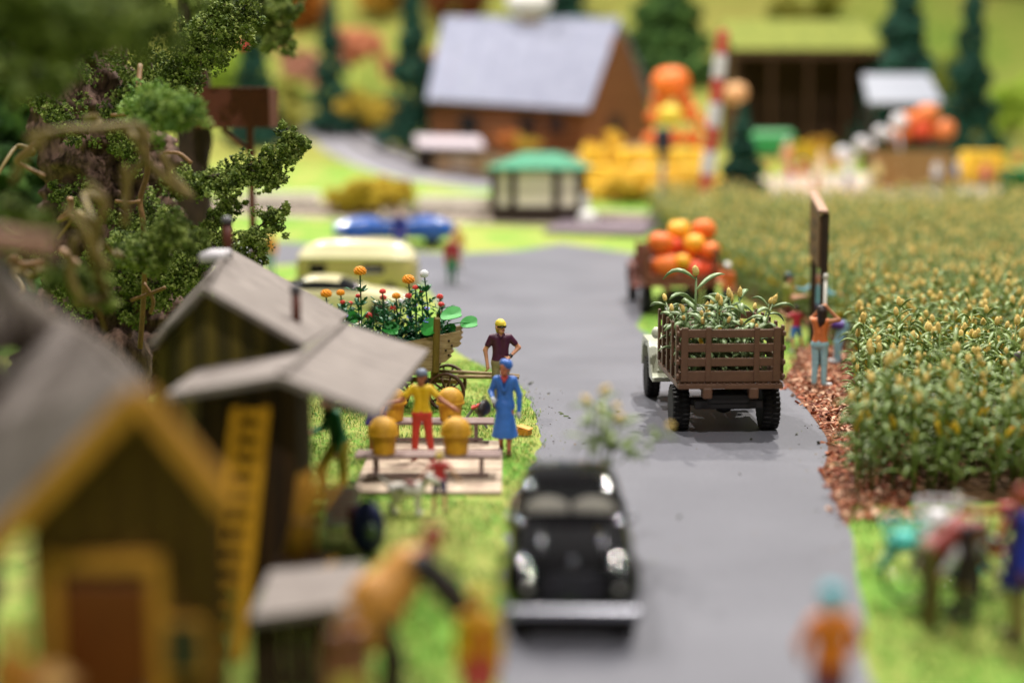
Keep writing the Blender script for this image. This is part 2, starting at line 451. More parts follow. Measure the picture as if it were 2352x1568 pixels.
for s in (-.72, .72):
    a, b = TR0 + TRN * s - TRD * 12, TR1 + TRN * s + TRD * 18
    MB().tube([(q.x, q.y, T(q.y) + .22) for q in (a.lerp(b, t / 20) for t in range(21))], .05, 4).obj('rail', M_RAIL, trk)
LANE_L = smooth_line([G(1180, 428), G(1010, 405), G(900, 376), G(830, 345), G(790, 315), G(720, 296), G(600, 286)], 5)
tk2 = thing('branch_track', 'curving branch track climbing past the yellow bush', 'track')
for o in (-1.6, -.2):
    pts = []
    for i, p in enumerate(LANE_L):
        t = LANE_L[min(i + 1, len(LANE_L) - 1)] - LANE_L[max(i - 1, 0)]; t.z = 0; t.normalize(); q = p + Vector((-t.y, t.x, 0)) * o; pts.append((q.x, q.y, T(q.y) + .16))
    MB().tube(pts, .10, 4).obj('rail', M_SLEEP, tk2)
# crossing planks
M_XP = mat('crossing_plank', '#7e7078', .75, .22, 4, .004, 30, stretch=(1, 6, 1))
lx = thing('level_crossing', 'mauve grey plank deck of the level crossing', 'crossing deck')
c0 = G(1385, 528)
for i in range(7):
    o = -1.8 + i * .6
    q = c0 + TRN * o
    piece('plank', (4.4, .5, .2), (q.x, q.y, T(q.y) + .13), lx, M_XP, (0, 0, math.atan2(TRD.y, TRD.x)), .02)
# low pale retaining wall blocks behind the track
M_WALL = mat('pale_wall', '#e0d6ca', .8, .10, 2, .01)
for (pa, pb, py, nm, lb) in ((560, 735, 452, 'retaining_wall', 'low pale retaining wall with the yellow bush at its end'), (960, 1150, 462, 'retaining_wall', 'low pale retaining wall ending at the green roofed hut')):
    a, b = G(pa, py + 28), G(pb, py + 30)
    w = thing(nm, lb, 'wall', ((a + b) / 2), math.atan2(b.y - a.y, b.x - a.x)); L = (b - a).length; n = max(2, int(L / 1.1))
    for i in range(n):
        piece('block', (L / n - .03, .5, .85), (-L / 2 + (i + .5) * L / n, 0, .42), w, M_WALL, (0, 0, 0), .03)

# ------------------------------------------------------------------ grass fibres, mulch chips, debris
def blades(name, P, h0, h1, w, mats, lean=.7, label=None):
    n = len(P); a = rng.uniform(0, 2 * np.pi, n); h = rng.uniform(h0, h1, n)[:, None]
    dr = np.stack([np.cos(a), np.sin(a), 0 * a], 1); sd = np.stack([-np.sin(a), np.cos(a), 0 * a], 1) * w
    ln = rng.uniform(.1, lean, n)[:, None] * h; up = np.array([0, 0, 1.0])
    V = np.stack([P - sd, P + sd, P + dr * ln * .45 + up * h * .62 + sd * .7, P + dr * ln * .45 + up * h * .62 - sd * .7, P + dr * ln * 1.2 + up * h * .9], 1).reshape(-1, 3)
    b = np.arange(n)[:, None] * 5
    Fq = np.concatenate([b + np.array([[0, 1, 2]]), b + np.array([[0, 2, 3]]), b + np.array([[3, 2, 4]])])
    sh = np.repeat(rng.uniform(0, 1, n), 5)
    return tag(link(name, np_mesh(name, V, Fq, mats, sh)), label, 'grass', None, 'stuff')
M_BLADE = mat_shade('grass_fibre', ['#28681a', '#468828', '#74a034', '#9fa64c', '#c8b472'])
def scatter(n, x0, x1, y0, y1, keep):
    P = np.stack([rng.uniform(x0, x1, n), rng.uniform(y0, y1, n)], 1)
    k = np.array([keep(x, y) for x, y in P]); P = P[k]
    return np.concatenate([P, np.interp(P[:, 1], KY, KZ)[:, None]], 1)
def in_slab(x, y): return -2.45 < x < -.12 and 21.95 < y < 26.0
def clump(x, y, f=1.3, t=-.25): return mnoise.noise((x * f, y * f, 0)) > t + random.uniform(-.25, .25)
Pl = scatter(52000, -6, 1.2, 18.5, 35, lambda x, y: x < xl_at(y) + .10 * mnoise.noise((x * 3, y * 3, 5)) + random.uniform(-.15, .12) and not in_slab(x, y) and clump(x, y))
blades('verge_grass', Pl, .035, .10, .006, M_BLADE, 1.1, 'lime green grass fibres on the verge round the benches')
Pn = scatter(9000, -4.5, .4, 10.5, 18.5, lambda x, y: x < xl_at(y) + random.uniform(-.15, .05) and clump(x, y))
blades('lawn_grass', Pn, .05, .13, .010, M_BLADE, 1.0, 'blurred lime grass beside the black car')
Pr = scatter(11000, 3, 9, 10.5, 21.2, lambda x, y: x > xr_at(y) + random.uniform(-.03, .2) and clump(x, y))
blades('roadside_grass', Pr, .05, .13, .010, M_BLADE, 1.0, 'lime grass under the parked bicycles')
Pt = scatter(16000, 2.5, 9, 29.5, 47, lambda x, y: x > xr_at(y) + random.uniform(-.04, .1) and x < xf_at(y) - .3 and not (y < 37 and x > 5.75 + (y - 31) * .25) and clump(x, y))
blades('kerbside_grass', Pt, .05, .12, .008, M_BLADE, 1.0, 'lime grass between the truck and the corn')

def chips(name, P, s0, s1, mats, label, cat='mulch'):
    n = len(P); s = rng.uniform(s0, s1, n)
    base = np.array([[-1, -.55, 0], [1, -.5, .1], [.9, .5, 0], [-.9, .6, .12], [-.2, -.1, .32], [.3, .1, -.22]])
    tri = np.array([[0, 1, 4], [1, 2, 4], [2, 3, 4], [3, 0, 4], [1, 0, 5], [2, 1, 5], [3, 2, 5], [0, 3, 5]])
    q = rng.normal(size=(n, 4)) * np.array([1, .33, .33, 1]); q /= np.linalg.norm(q, axis=1)[:, None]
    w, x, y, z = q.T
    M = np.stack([1 - 2 * (y * y + z * z), 2 * (x * y - z * w), 2 * (x * z + y * w), 2 * (x * y + z * w), 1 - 2 * (x * x + z * z), 2 * (y * z - x * w), 2 * (x * z - y * w), 2 * (y * z + x * w), 1 - 2 * (x * x + y * y)], 1).reshape(n, 3, 3)
    B = base[None] * rng.uniform(.6, 1.3, (n, 1, 3))
    V = (np.einsum('nij,nkj->nki', M, B) * s[:, None, None] + P[:, None]).reshape(-1, 3)
    Fq = (np.arange(n)[:, None, None] * 6 + tri[None]).reshape(-1, 3)
    return tag(link(name, np_mesh(name, V, Fq, mats, np.repeat(rng.uniform(0, 1, n), 6))), label, cat, None, 'stuff')
M_CHIP = mat_shade('bark_chip', ['#4a2012', '#7d3a20', '#a35a38', '#bd8460', '#d8b496', '#8f4828'], .7)
def in_mulch(x, y):
    if y < 31: lo = xr_at(y) + random.uniform(-.22, .25) * max(0, mnoise.noise((x * 2, y * 2, 9)) + .4)
    else: lo = 5.75 + (y - 31) * .25 + random.uniform(-.1, .3)
    return lo < x < xf_at(y) + 1.0
Pm = scatter(15000, 4, 10, 20.4, 37.5, in_mulch); Pm[:, 2] += .012 + np.abs(rng.normal(0, .018, len(Pm)))
chips('bark_mulch', Pm, .026, .080, M_CHIP, 'rust brown bark chips spread along the road edge')
Pd = np.array([[*G(px, py)] for px, py in ((1290, 952), (1300, 957), (1308, 961), (1286, 948), (1420, 947), (1146, 682), (1150, 684), (1912, 878), (1700, 1090), (1560, 1190), (1880, 1020), (1830, 1000), (1725, 1010), (1222, 880), (1216, 884), (1380, 930), (1260, 905), (1340, 1020))]); Pd[:, 2] += .015
chips('road_debris', Pd, .03, .06, mat_shade('debris', ['#2c2a20', '#3a4a22', '#55503c'], .8), 'dark crumbs lying on the grey road', 'debris')

Pg = []
for i in range(420):
    y = random.uniform(18, 46); e = random.random()
    x = xl_at(y) + abs(random.gauss(0, .35)) if e < .55 else (xr_at(y) - abs(random.gauss(0, .3)) if e < .85 else random.uniform(xl_at(y), xr_at(y)))
    if xl_at(y) < x < xr_at(y): Pg.append((x, y, T(y) + .010))
chips('road_grit', np.array(Pg), .008, .026, mat_shade('grit', ['#4a4436', '#8a8474', '#6a7a38', '#a89c84', '#5a3a26'], .8), 'fine grit and flock crumbs along the road edges', 'grit')
# ------------------------------------------------------------------ corn
M_CORN = mat('corn_green', '#4a661d', .42, .25, 5, .003, 50, col2='#82954a')
M_TASSEL = mat('corn_tassel', '#d2ab4c', .8, .2, 30, .01, 90, col2='#eed68c')
M_COB = mat('corn_cob', '#c79a10', .45, .2, 20, .004, 90, col2='#e2c02c')
def leaf_pts(base, az, L, rise, droop, n):
    d = Vector((math.cos(az), math.sin(az), 0)); out = []
    for i in range(n + 1):
        t = i / n
        out.append(Vector(base) + d * L * (t ** .9) * .85 + Vector((0, 0, L * (rise * t - droop * t * t))))
    return out
def corn_mesh(seed, lo=False, h=2.0, big=False, wide=True):
    r = random.Random(seed); H = h * r.uniform(.88, 1.1); a, b, c = MB(), MB(), MB()
    bx, by = r.uniform(-.12, .12), r.uniform(-.12, .12)
    leaves = []; st = [Vector((bx * (t ** 2), by * (t ** 2), H * .84 * t)) for t in (0, .33, .66, 1)]
    def at(t): return Vector((bx * t * t, by * t * t, H * .84 * t))
    a.tube(st, [.024, .022, .019, .014], 3 if lo else 6)
    n = 8 if lo else (8 if big and wide else 12); az = r.uniform(0, 6.3)
    for i in range(n):
        t = .16 + .80 * i / (n - 1) + r.uniform(-.03, .03); az += 2.4 + r.uniform(-.5, .5)
        L = r.uniform(.40, .60) * (1.1 - .30 * t) * (1.12 if big and wide else 1); rise = r.uniform(.75, 1.15); dr = r.uniform(.5, 1.15)
        k = 3 if lo else 6
        p = leaf_pts(at(min(t, .97)), az, L, rise, dr, k)
        w = r.uniform(.036, .048) * (1.65 if big and wide else 1)
        rr = [w * q for q in ((.35, 1, .9, .25) if lo else (.3, .72, 1, 1.05, .95, .7, .22))]
        if big: leaves.append(MB().tube(p, rr, 6, .36))
        else: a.tube(p, rr, 4 if lo else 6, .36)
    for i in range(r.choice((0, 1, 1, 2)) if not (big and wide) else r.choice((0, 0, 0, 1))):
        t = r.uniform(.45, .7); azc = r.uniform(0, 6.3); p = at(t); d = Vector((math.cos(azc) * .5, math.sin(azc) * .5, 1)).normalized()
        c.tube([p + d * .02, p + d * .10, p + d * .2, p + d * .27], [.02, .045, .04, .012], 4 if lo else 7)
    # fuzzy tassel
    p = at(1.0)
    if r.random() < .25: p = p - Vector((0, 0, .20))
    d = Vector((bx * 1.2 + r.uniform(-.2, .2), by * 1.2 + r.uniform(-.2, .2), 1)).normalized(); L = r.uniform(.13, .23)
    if lo:
        b.tube([p, p + d * L * .3, p + d * L * .75, p + d * L], [.014, .042, .037, .009], 5)
    else:
        b.tube([p, p + d * L * .12, p + d * L * .4, p + d * L * .75, p + d * L], [.016, .041, .049, .042, .011], 7)
        for q in range(34):
            t = r.uniform(.1, 1); o = Vector((r.gauss(0, 1), r.gauss(0, 1), r.gauss(.3, .8))).normalized(); s0 = p + d * L * t + o * .03
            e = s0 + o * r.uniform(.02, .05); side = o.cross(Vector((.3, .5, .8))).normalized() * .006
            b.add([s0 - side, s0 + side, e], [[0, 1, 2]])
    return (a, b, c, leaves) if big else (a, b, c)
CORN = []
for i in range(8):
    a, b, c = corn_mesh(100 + i)
    CORN.append((a.mesh('corn_plant', M_CORN), b.mesh('tassel', M_TASSEL), c.mesh('cob', M_COB)))
CUT = []
M_CORNC = mat('cut_corn_green', '#587540', .42, .25, 5, .003, 50, col2='#98ab7c')
for i in range(8):
    a, b, c, lv = corn_mesh(500 + i, False, 1.75, True)
    CUT.append((a.mesh('corn_plant', M_CORNC), b.mesh('tassel', M_TASSEL), c.mesh('cob', M_COB), [q.mesh('leaf', M_CORNC) for q in lv]))
DARK = []
for i in range(5):
    a, b, c, lv = corn_mesh(600 + i, False, 1.75, True)
    DARK.append((a.mesh('corn_plant', M_CORN), b.mesh('tassel', M_TASSEL), c.mesh('cob', M_COB), [q.mesh('leaf', M_CORN) for q in lv]))
SHARP = []      # plants in the sharp zone: every leaf a piece
for i in range(8):
    a, b, c, lv = corn_mesh(100 + i, False, 2.0, True, False)
    SHARP.append((a.mesh('corn_plant', M_CORN), b.mesh('tassel', M_TASSEL), c.mesh('cob', M_COB), [q.mesh('leaf', M_CORN) for q in lv]))
def corn_plant(loc, rot, s, label, group, v=None, pool=CORN):
    a, b, c, *lv = pool[random.randrange(8) if v is None else v]
    o = link('corn_plant', a, None, loc, rot, (s, s, s)); tag(o, label, 'corn', group)
    link('tassel', b, o)
    if len(c.polygons): link('cob', c, o)
    for q in (lv[0] if lv else ()): link('leaf', q, o)
    return o
spots = []
for y in np.arange(21.9, 67.6, .38):
    x = xf_at(y) + .1
    while x < .346 * y + 2.5:
        spots.append((x + random.uniform(-.17, .17), y + random.uniform(-.17, .17))); x += .41
def px_of(x, y): return CX + F_PX * x / (y * _cp + CAM_Z * _sp)
def blocked(x, y): return (x - 9.25) ** 2 + (y - 27) ** 2 < .12
spots = [p for p in spots if not blocked(*p)]
seen = sorted([p for p in spots if px_of(*p) < 2345], key=lambda p: p[1])[:300]; near = set(seen)
for x, y in seen:
    e = x - xf_at(y) < .5
    corn_plant((x, y, T(y) + .015), (random.uniform(-.12, .12), random.uniform(-.12, .12), random.uniform(0, 6.3)), random.uniform(.76, 1.13),
               'corn plant with yellow tassel at the mulch edge of the field' if e else 'corn plant with yellow tassel standing in the dense field', 'corn plants in the field', None, SHARP if 25.5 < y < 31.5 else CORN)
LOW = []
for i in range(10):
    V, Fq, mi = [], [], []
    for k, mb in enumerate(corn_mesh(300 + i, True)):
        b = len(V); V += mb.v
        for f in mb.f:
            for j in range(1, len(f) - 1): Fq.append((b + f[0], b + f[j], b + f[j + 1])); mi.append(k)
    LOW.append((np.array(V), np.array(Fq), np.array(mi)))
Vs, Fs, Ms, base = [], [], [], 0
for x, y in spots:
    if (x, y) in near: continue
    V, Fq, mi = LOW[random.randrange(10)]
    a = random.uniform(0, 6.3); s = random.uniform(.74, 1.13); tx, ty = random.uniform(-.13, .13), random.uniform(-.13, .13)
    X = V[:, 0] * math.cos(a) - V[:, 1] * math.sin(a); Y = V[:, 0] * math.sin(a) + V[:, 1] * math.cos(a)
    Vs.append(np.stack([(X + tx * V[:, 2]) * s + x, (Y + ty * V[:, 2]) * s + y, V[:, 2] * s + T(y) + .015], 1)); Fs.append(Fq + base); Ms.append(mi); base += len(V)
tag(link('corn_crop', np_mesh('corn_crop', np.concatenate(Vs), np.concatenate(Fs), [M_CORN, M_TASSEL, M_COB], None, True, np.concatenate(Ms))),
    'dense corn crop with yellow tassels filling the field to its far edge', 'corn crop', None, 'stuff')
# orange flowers of squash low among the front corn
M_SQ = mat('squash_flower', '#e25a18', .6, .2, 10)
for i, (px, py, d, w) in enumerate(((2332, 985, 24.0, 'upper, larger one'), (2326, 1042, 23.4, 'lower one'), (2268, 988, 24.2, 'upper, small one set apart'), (2285, 1040, 23.6, 'lower, small dull one'))):
    p = PD(px, py, d); m = MB()
    for k in range(6):
        a = k * 1.05; dv = Vector((math.cos(a), math.sin(a), .5))
        m.tube([(0, 0, 0), dv * .06, dv * .12], [.015, .05, .01], 5, .4)
    o = m.obj('orange_flower', M_SQ, None, p); tag(o, 'orange flower in the front corn, ' + w, 'flower', 'orange flowers among the corn')
    MB().tube([(0, 0, 0), (.02, 0, -p.z * .5), (0, .02, -p.z)], .012, 5).obj('stem', M_CORN, o)

# ------------------------------------------------------------------ flock foliage
def tetra(P, s, jit=.5):
    n = len(P); base = np.array([[1, 1, 1], [-1, -1, 1], [-1, 1, -1], [1, -1, -1]]) * .62
    B = base[None] * rng.uniform(.35, 1.25, (n, 1, 3)) + rng.normal(0, .28, (n, 4, 3))
    q = rng.normal(size=(n, 4)); q /= np.linalg.norm(q, axis=1)[:, None]; w, x, y, z = q.T
    M = np.stack([1 - 2 * (y * y + z * z), 2 * (x * y - z * w), 2 * (x * z + y * w), 2 * (x * y + z * w), 1 - 2 * (x * x + z * z), 2 * (y * z - x * w), 2 * (x * z - y * w), 2 * (y * z + x * w), 1 - 2 * (x * x + y * y)], 1).reshape(n, 3, 3)
    sz = np.broadcast_to(np.asarray(s, float), (n,)) * rng.uniform(.6, 1.4, n)
    V = (np.einsum('nij,nkj->nki', M, B) * sz[:, None, None] + P[:, None]).reshape(-1, 3)
    tri = np.array([[0, 1, 2], [0, 3, 1], [0, 2, 3], [1, 3, 2]])
    return V, (np.arange(n)[:, None, None] * 4 + tri[None]).reshape(-1, 3)
def clumps(C, rad, per, s):
    """small irregular crumbs gathered into lumps"""
    C = np.asarray(C, float); rad = np.broadcast_to(np.asarray(rad, float), (len(C),))
    d = rng.normal(size=(len(C), per, 3)); d /= np.linalg.norm(d, axis=2)[..., None]
    P = C[:, None] + d * rad[:, None, None] * rng.uniform(.25, 1, (len(C), per, 1)) ** .5
    sh = np.clip(rng.uniform(.1, .9, (len(C), 1)) + rng.normal(0, .18, (len(C), per)), 0, 1)
    V, Fq = tetra(P.reshape(-1, 3), s)
    return V, Fq, np.repeat(sh.ravel(), 4)
def foliage(name, C, rad, per, s, m, parent=None):
    V, Fq, sh = clumps(C, rad, per, s)
    return tag(link(name, np_mesh(name, V, Fq, m, sh), parent), kind='stuff' if parent is not None else None)
M_FLOCK = mat_shade('dark_green_flock', ['#2c380f', '#4b5f1d', '#687b2e', '#98a456', '#53672a'], .8)
M_FLOCK2 = mat_shade('fresh_green_flock', ['#3c561c', '#55782a', '#7b983f', '#9aae5a'], .8)
M_CONIF = mat_shade('conifer_flock', ['#0d2a22', '#16392d', '#22503f', '#356453'], .8)
M_PINE = mat_shade('pine_flock', ['#1d3416', '#2c4a1e', '#42632a', '#5a7a38'], .8)
def bark_mat(name, a, b): return mat(name, a, .9, .2, 7, .05, 9, col2=b, stretch=(1, 1, .35))
M_BARK = bark_mat('rough_bark', '#2e1e15', '#86695a')
M_BARKD = bark_mat('dark_bark', '#2b211b', '#4c3a30')
M_BARKG = bark_mat('grey_bark', '#4d443e', '#857970')
M_TWIG = mat('tan_twig', '#8a6640', .6, .2, 8)
M_VINE = mat('olive_vine', '#55461a', .7, .25, 5, col2='#7d6a2c')
def rough_trunk(name, pts, radii, m, parent, amp=.25, n=26, seg=14, fr=2.5):
    P = smooth_line(pts, seg); k = len(P); vs, fs = [], []
    rr = np.interp(np.linspace(0, 1, k), np.linspace(0, 1, len(radii)), radii)
    for i, p in enumerate(P):
        for j in range(n):
            a = 2 * math.pi * j / n; q = Vector((math.cos(a), math.sin(a), 0))
            w = rr[i] * (1 + amp * mnoise.noise((q.x * fr + p.x, q.y * fr + p.y, p.z * fr * .45)) + amp * .6 * mnoise.noise((q.x * fr * 3, q.y * fr * 3, p.z * fr * 1.2)))
            vs.append(Vector(p) + q * w)
    fs = [[i * n + j, i * n + (j + 1) % n, (i + 1) * n + (j + 1) % n, (i + 1) * n + j] for i in range(k - 1) for j in range(n)] + [[(k - 1) * n + j for j in range(n)]]
    return MB().add(vs, fs).obj(name, m, parent, smooth=True)
def bough(parent, pts, r0, lump_r, dens, per, s, m, wood=M_BARK, hang=.3, r_tip=.35):
    """one branch: wood and the flock that sits on it"""
    L = smooth_line(pts, 6); o = MB().tube(L, list(np.linspace(r0, r0 * .3, len(L))), 6).obj('branch', wood, parent)
    C, rad = [], []
    for i in range(len(L) - 1):
        seg = (L[i + 1] - L[i]).length; t = i / (len(L) - 1); rr = lump_r * (1 - (1 - r_tip) * abs(2 * t - .9) ** 2 * .6)
        for _ in range(max(1, int(seg * dens * 2.0))):
            p = L[i].lerp(L[i + 1], random.random()) + Vector((random.gauss(0, .5), random.gauss(0, .5), random.gauss(-hang, .45))) * rr
            C.append(p); rad.append(rr * random.uniform(.25, .55))
    foliage('foliage', C, rad, per, s, m, o)
    return o

# big rough-barked tree by the shed, its boughs in focus
def D(px, py, d): return PD(px, py, d)
t2 = thing('flocked_tree', 'tall tree with rough pinkish bark and dark green flock behind the shed', 'tree', GX(300, 31.5))
inv = Vector(t2.location)
def rel(root, L): return [Vector(p) - Vector(root.location) for p in L]
rough_trunk('trunk', rel(t2, [GX(240, 31.8), D(255, 700, 31.8), D(260, 500, 31.8), D(225, 300, 31.8), D(150, 100, 31.8), D(110, -150, 31.8)]), [1.75, 1.45, 1.25, 1.15, 1.0, .8], M_BARK, t2, .40, 64, 30, 3.4)
for pts, r0, lr, de in (
        ([(380, 420, 31.2), (470, 410, 30.2), (560, 385, 29.6), (640, 350, 29.3), (705, 318, 29.2)], .05, .25, 26),
        ([(560, 388, 29.7), (610, 400, 29.5), (650, 385, 29.4)], .03, .20, 22),
        ([(655, 345, 29.3), (662, 305, 29.2), (650, 285, 29.2)], .03, .15, 24),
        ([(400, 560, 30.6), (480, 570, 30.0), (560, 545, 29.8), (620, 500, 29.6), (650, 470, 29.5)], .04, .24, 26),
        ([(420, 620, 30.2), (450, 560, 30.0), (500, 490, 29.9), (545, 450, 29.9)], .04, .20, 24),
        ([(480, 560, 29.8), (560, 600, 29.6), (600, 560, 29.5)], .03, .20, 22),
        ([(300, 180, 31.0), (400, 160, 30.2), (480, 110, 29.7), (540, 60, 29.3), (585, -30, 29.2)], .06, .30, 26),
        ([(420, 120, 30.0), (470, 50, 29.6), (520, 10, 29.4)], .04, .24, 24),
        ([(270, 480, 30.4), (320, 520, 30.0), (360, 560, 29.6), (410, 600, 29.4)], .05, .34, 16),
        ([(300, 600, 30.4), (350, 650, 30.0), (400, 640, 29.6), (430, 600, 29.4)], .04, .28, 20),
        ([(230, 680, 30.2), (290, 690, 29.9), (340, 700, 29.7)], .04, .26, 18),
        ([(300, 330, 30.8), (280, 250, 30.4), (300, 200, 30.0)], .04, .26, 18),
        ([(330, 440, 30.4), (370, 500, 29.9), (400, 520, 29.6)], .04, .34, 18), ([(360, 620, 30.2), (420, 640, 29.8), (460, 600, 29.5)], .04, .30, 18),
        ([(200, 120, 30.6), (300, 60, 30.2), (380, 20, 29.8)], .05, .42, 16), ([(330, 120, 30.4), (380, 200, 30.0), (420, 210, 29.8)], .04, .36, 16),
        ([(60, 560, 30), (130, 620, 29.6), (180, 720, 29.5)], .05, .26, 14),
        ([(90, 210, 30), (150, 250, 29.6), (190, 310, 29.4)], .05, .28, 16), ([(250, 240, 30), (290, 300, 29.6), (300, 370, 29.4)], .04, .26, 16), ([(120, 420, 30), (180, 450, 29.6), (220, 520, 29.4)], .04, .26, 16), ([(200, 590, 30), (250, 600, 29.6), (290, 640, 29.4)], .04, .26, 16)):
    bough(t2, rel(t2, [D(*p) for p in pts]), r0, lr * 1.35, de, 40, .034, M_FLOCK, M_BARKD)
# nearer green tuft bough, slightly out of focus
bough(t2, rel(t2, [D(330, 230, 27), D(380, 240, 24), D(430, 250, 23)]), .04, .34, 40, 40, .035, M_FLOCK2, M_BARKD)
bough(t2, rel(t2, [D(250, 560, 28), D(330, 570, 25), D(410, 520, 24), (D(440, 560, 24))]), .04, .34, 24, 40, .035, M_FLOCK, M_BARKD)
# bare tan twig hanging through the foliage, and its side shoots
tw = MB().tube(smooth_line(rel(t2, [D(322, 150, 27), D(318, 230, 26.5), D(335, 330, 26.5), D(338, 400, 26.5), D(322, 460, 26.5), D(330, 520, 26.5), D(332, 640, 26.8), D(322, 800, 27)]), 5), [.05] * 36, 7).obj('bare_twig', M_TWIG, t2)
for L in (((255, 265), (300, 262), (325, 250)), ((265, 462), (300, 465), (322, 462)), ((375, 352), (410, 352), (440, 375)), ((300, 690), (350, 672), (380, 660)), ((345, 720), (352, 690), (330, 650))):
    MB().tube(smooth_line(rel(t2, [D(a, b, 26.3) for a, b in L]), 4), .035, 6).obj('side_shoot', M_TWIG, tw)

# dark trunk with the tree house platform
t1 = thing('dark_trunk_tree', 'tree with dark straight trunk carrying the tree house', 'tree', GX(445, 40))
rough_trunk('trunk', rel(t1, [GX(445, 40), D(445, 500, 40), D(442, 300, 40), D(440, 100, 40), D(438, -120, 40)]), [.62, .45, .42, .4, .4], M_BARKD, t1, .25, 24, 12)
for pts in ([(440, 60, 40), (520, 20, 38), (600, 10, 37), (680, 20, 36.5)], [(560, 20, 37.5), (620, 60, 37), (660, 100, 36.5)], [(440, 0, 40), (560, -30, 38), (700, -30, 37)]):
    bough(t1, rel(t1, [D(*p) for p in pts]), .06, .42, 20, 40, .05, M_FLOCK, M_BARKD)
M_REDW = mat('red_brown_wood', '#5e2a15', .6, .25, 4, .01, 20, stretch=(1, 1, 6))
th = thing('tree_house', 'red brown tree house platform on the dark trunk', 'tree house', D(545, 260, 39.6))
w = 1.95
for i in range(8):
    piece('plank', (w / 8 - .015, 1.5, .08), (-w / 2 + (i + .5) * w / 8, 0, .62), th, M_REDW)
for s in (-1, 1): piece('side_board', (w, .07, .95), (0, s * .72, .1), th, M_REDW)
for s in (-1, 1): piece('end_board', (.07, 1.36, .95), (s * (w / 2 - .04), 0, .1), th, M_REDW)
piece('post', (.16, .16, 4.2), (.42, -.5, -2.4), th, M_REDW); piece('brace', (.12, .12, 1.1), (.1, -.5, -.75), th, M_REDW, (0, R(-50), 0))
piece('roof_post', (.1, .1, 1.6), (-.75, -.5, 1.45), th, M_REDW)
# red ball finial seen beside the trunk
rb = MB().ell((0, 0, 0), (.16, .16, .16), 14, 10).obj('red_lantern', paint('#c0392b'), None, D(557, 105, 41)); tag(rb, 'small red lantern ball hanging by the tree house', 'lantern')
MB().tube([(0, 0, .15), (0, 0, .9)], .015, 5).obj('cord', M_BARKD, rb)

# foreground tree, strongly blurred, its crown across the upper left
t3 = thing('near_tree', 'blurred foreground tree with grey flaring trunk and olive vines', 'tree', GX(60, 12.6))
rough_trunk('trunk', rel(t3, [GX(-260, 13.6), D(-160, 900, 13.6), D(-130, 700, 13.6), D(-150, 500, 13.7), D(-190, 300, 13.8), D(-210, 0, 13.9), D(-220, -300, 14)]), [.9, .62, .50, .42, .36, .32, .30], M_BARKG, t3, .3, 26, 10)
MB().tube(smooth_line(rel(t3, [D(-120, 600, 14.0), D(-20, 690, 14.2), D(90, 770, 14.6), D(200, 830, 15), D(300, 920, 15.5)]), 5), list(np.linspace(.34, .26, 21)), 10).obj('root', M_BARKG, t3)
MB().tube(smooth_line(rel(t3, [D(-60, 545, 13.2), D(40, 560, 13.2), D(120, 570, 13.2)]), 5), .12, 8).obj('dead_limb', mat('pink_bark', '#8f6a58', .8), t3)
for pts, lr in (([(-60, 40, 15), (80, 60, 15.5), (220, 80, 16), (340, 60, 16.5), (390, 40, 17)], .30), ([(40, -40, 15), (180, -20, 15.5), (330, -10, 16)], .40),
                ([(-60, 150, 16), (60, 160, 16.5), (160, 150, 17)], .26), ([(-60, -20, 14.2), (60, -10, 14.6), (180, 20, 15), (300, 10, 15.5)], .34),
                ([(20, 470, 17), (70, 500, 17.5), (110, 540, 18)], .16), ([(120, 600, 19), (190, 640, 19.5), (250, 690, 20)], .22)):
    bough(t3, rel(t3, [D(*p) for p in pts]), .06, lr, 18, 36, .05, M_FLOCK, M_BARKD)
for pts in ([(60, 320, 19), (140, 300, 19), (230, 295, 19.5), (320, 290, 20), (340, 330, 20)], [(320, 290, 20), (330, 360, 20), (400, 430, 20.5), (440, 450, 21)], [(150, 480, 19), (200, 540, 19), (215, 600, 19), (245, 680, 19.5)],
            [(245, 680, 19.5), (190, 690, 19), (160, 620, 19), (175, 540, 19)], [(120, 300, 18.5), (60, 360, 18.5), (30, 420, 18.5)], [(200, 420, 19), (240, 470, 19), (215, 560, 19), (250, 620, 19)], [(285, 380, 20), (290, 440, 20), (285, 520, 20)], [(370, 350, 21), (392, 400, 21), (420, 430, 21), (430, 445, 21)]):
    MB().tube(smooth_line(rel(t3, [D(*p) for p in pts]), 6), .055, 7).obj('vine', M_VINE, t3)
rv = random.Random(11)
for i in range(11):
    x, y, d = rv.uniform(20, 330), rv.uniform(220, 640), rv.uniform(20, 26); L = [(x, y, d)]
    for k in range(4): x += rv.uniform(-45, 55); y += rv.uniform(-20, 70); L.append((x, y, d + rv.uniform(-.6, .6)))
    MB().tube(smooth_line(rel(t3, [D(*p) for p in L]), 5), list(np.linspace(.06, .025, 21)), 6).obj('vine', M_VINE if i % 3 else M_TWIG, t3)
# mossy boulders of bark under the tree
for i, (px, py, d, r, lb) in enumerate(((200, 760, 26, .7, 'dark mossy rock under the vines'), (280, 800, 30, .6, 'pinkish crumbling rock beside the shed gable'))):
    m = MB().ell((0, 0, 0), (r, r, r * 1.3), 20, 14, wob=.12)
    o = m.obj('rock', M_BARK if i else M_BARKD, None, D(px, py, d)); o.location.z = min(o.location.z, r * 1.2); tag(o, lb, 'rock')
    MB().ell((0, 0, -o.location.z + .2), (r * .9, r * .9, .9), 14, 8, wob=.1).obj('foot', M_BARK, o)

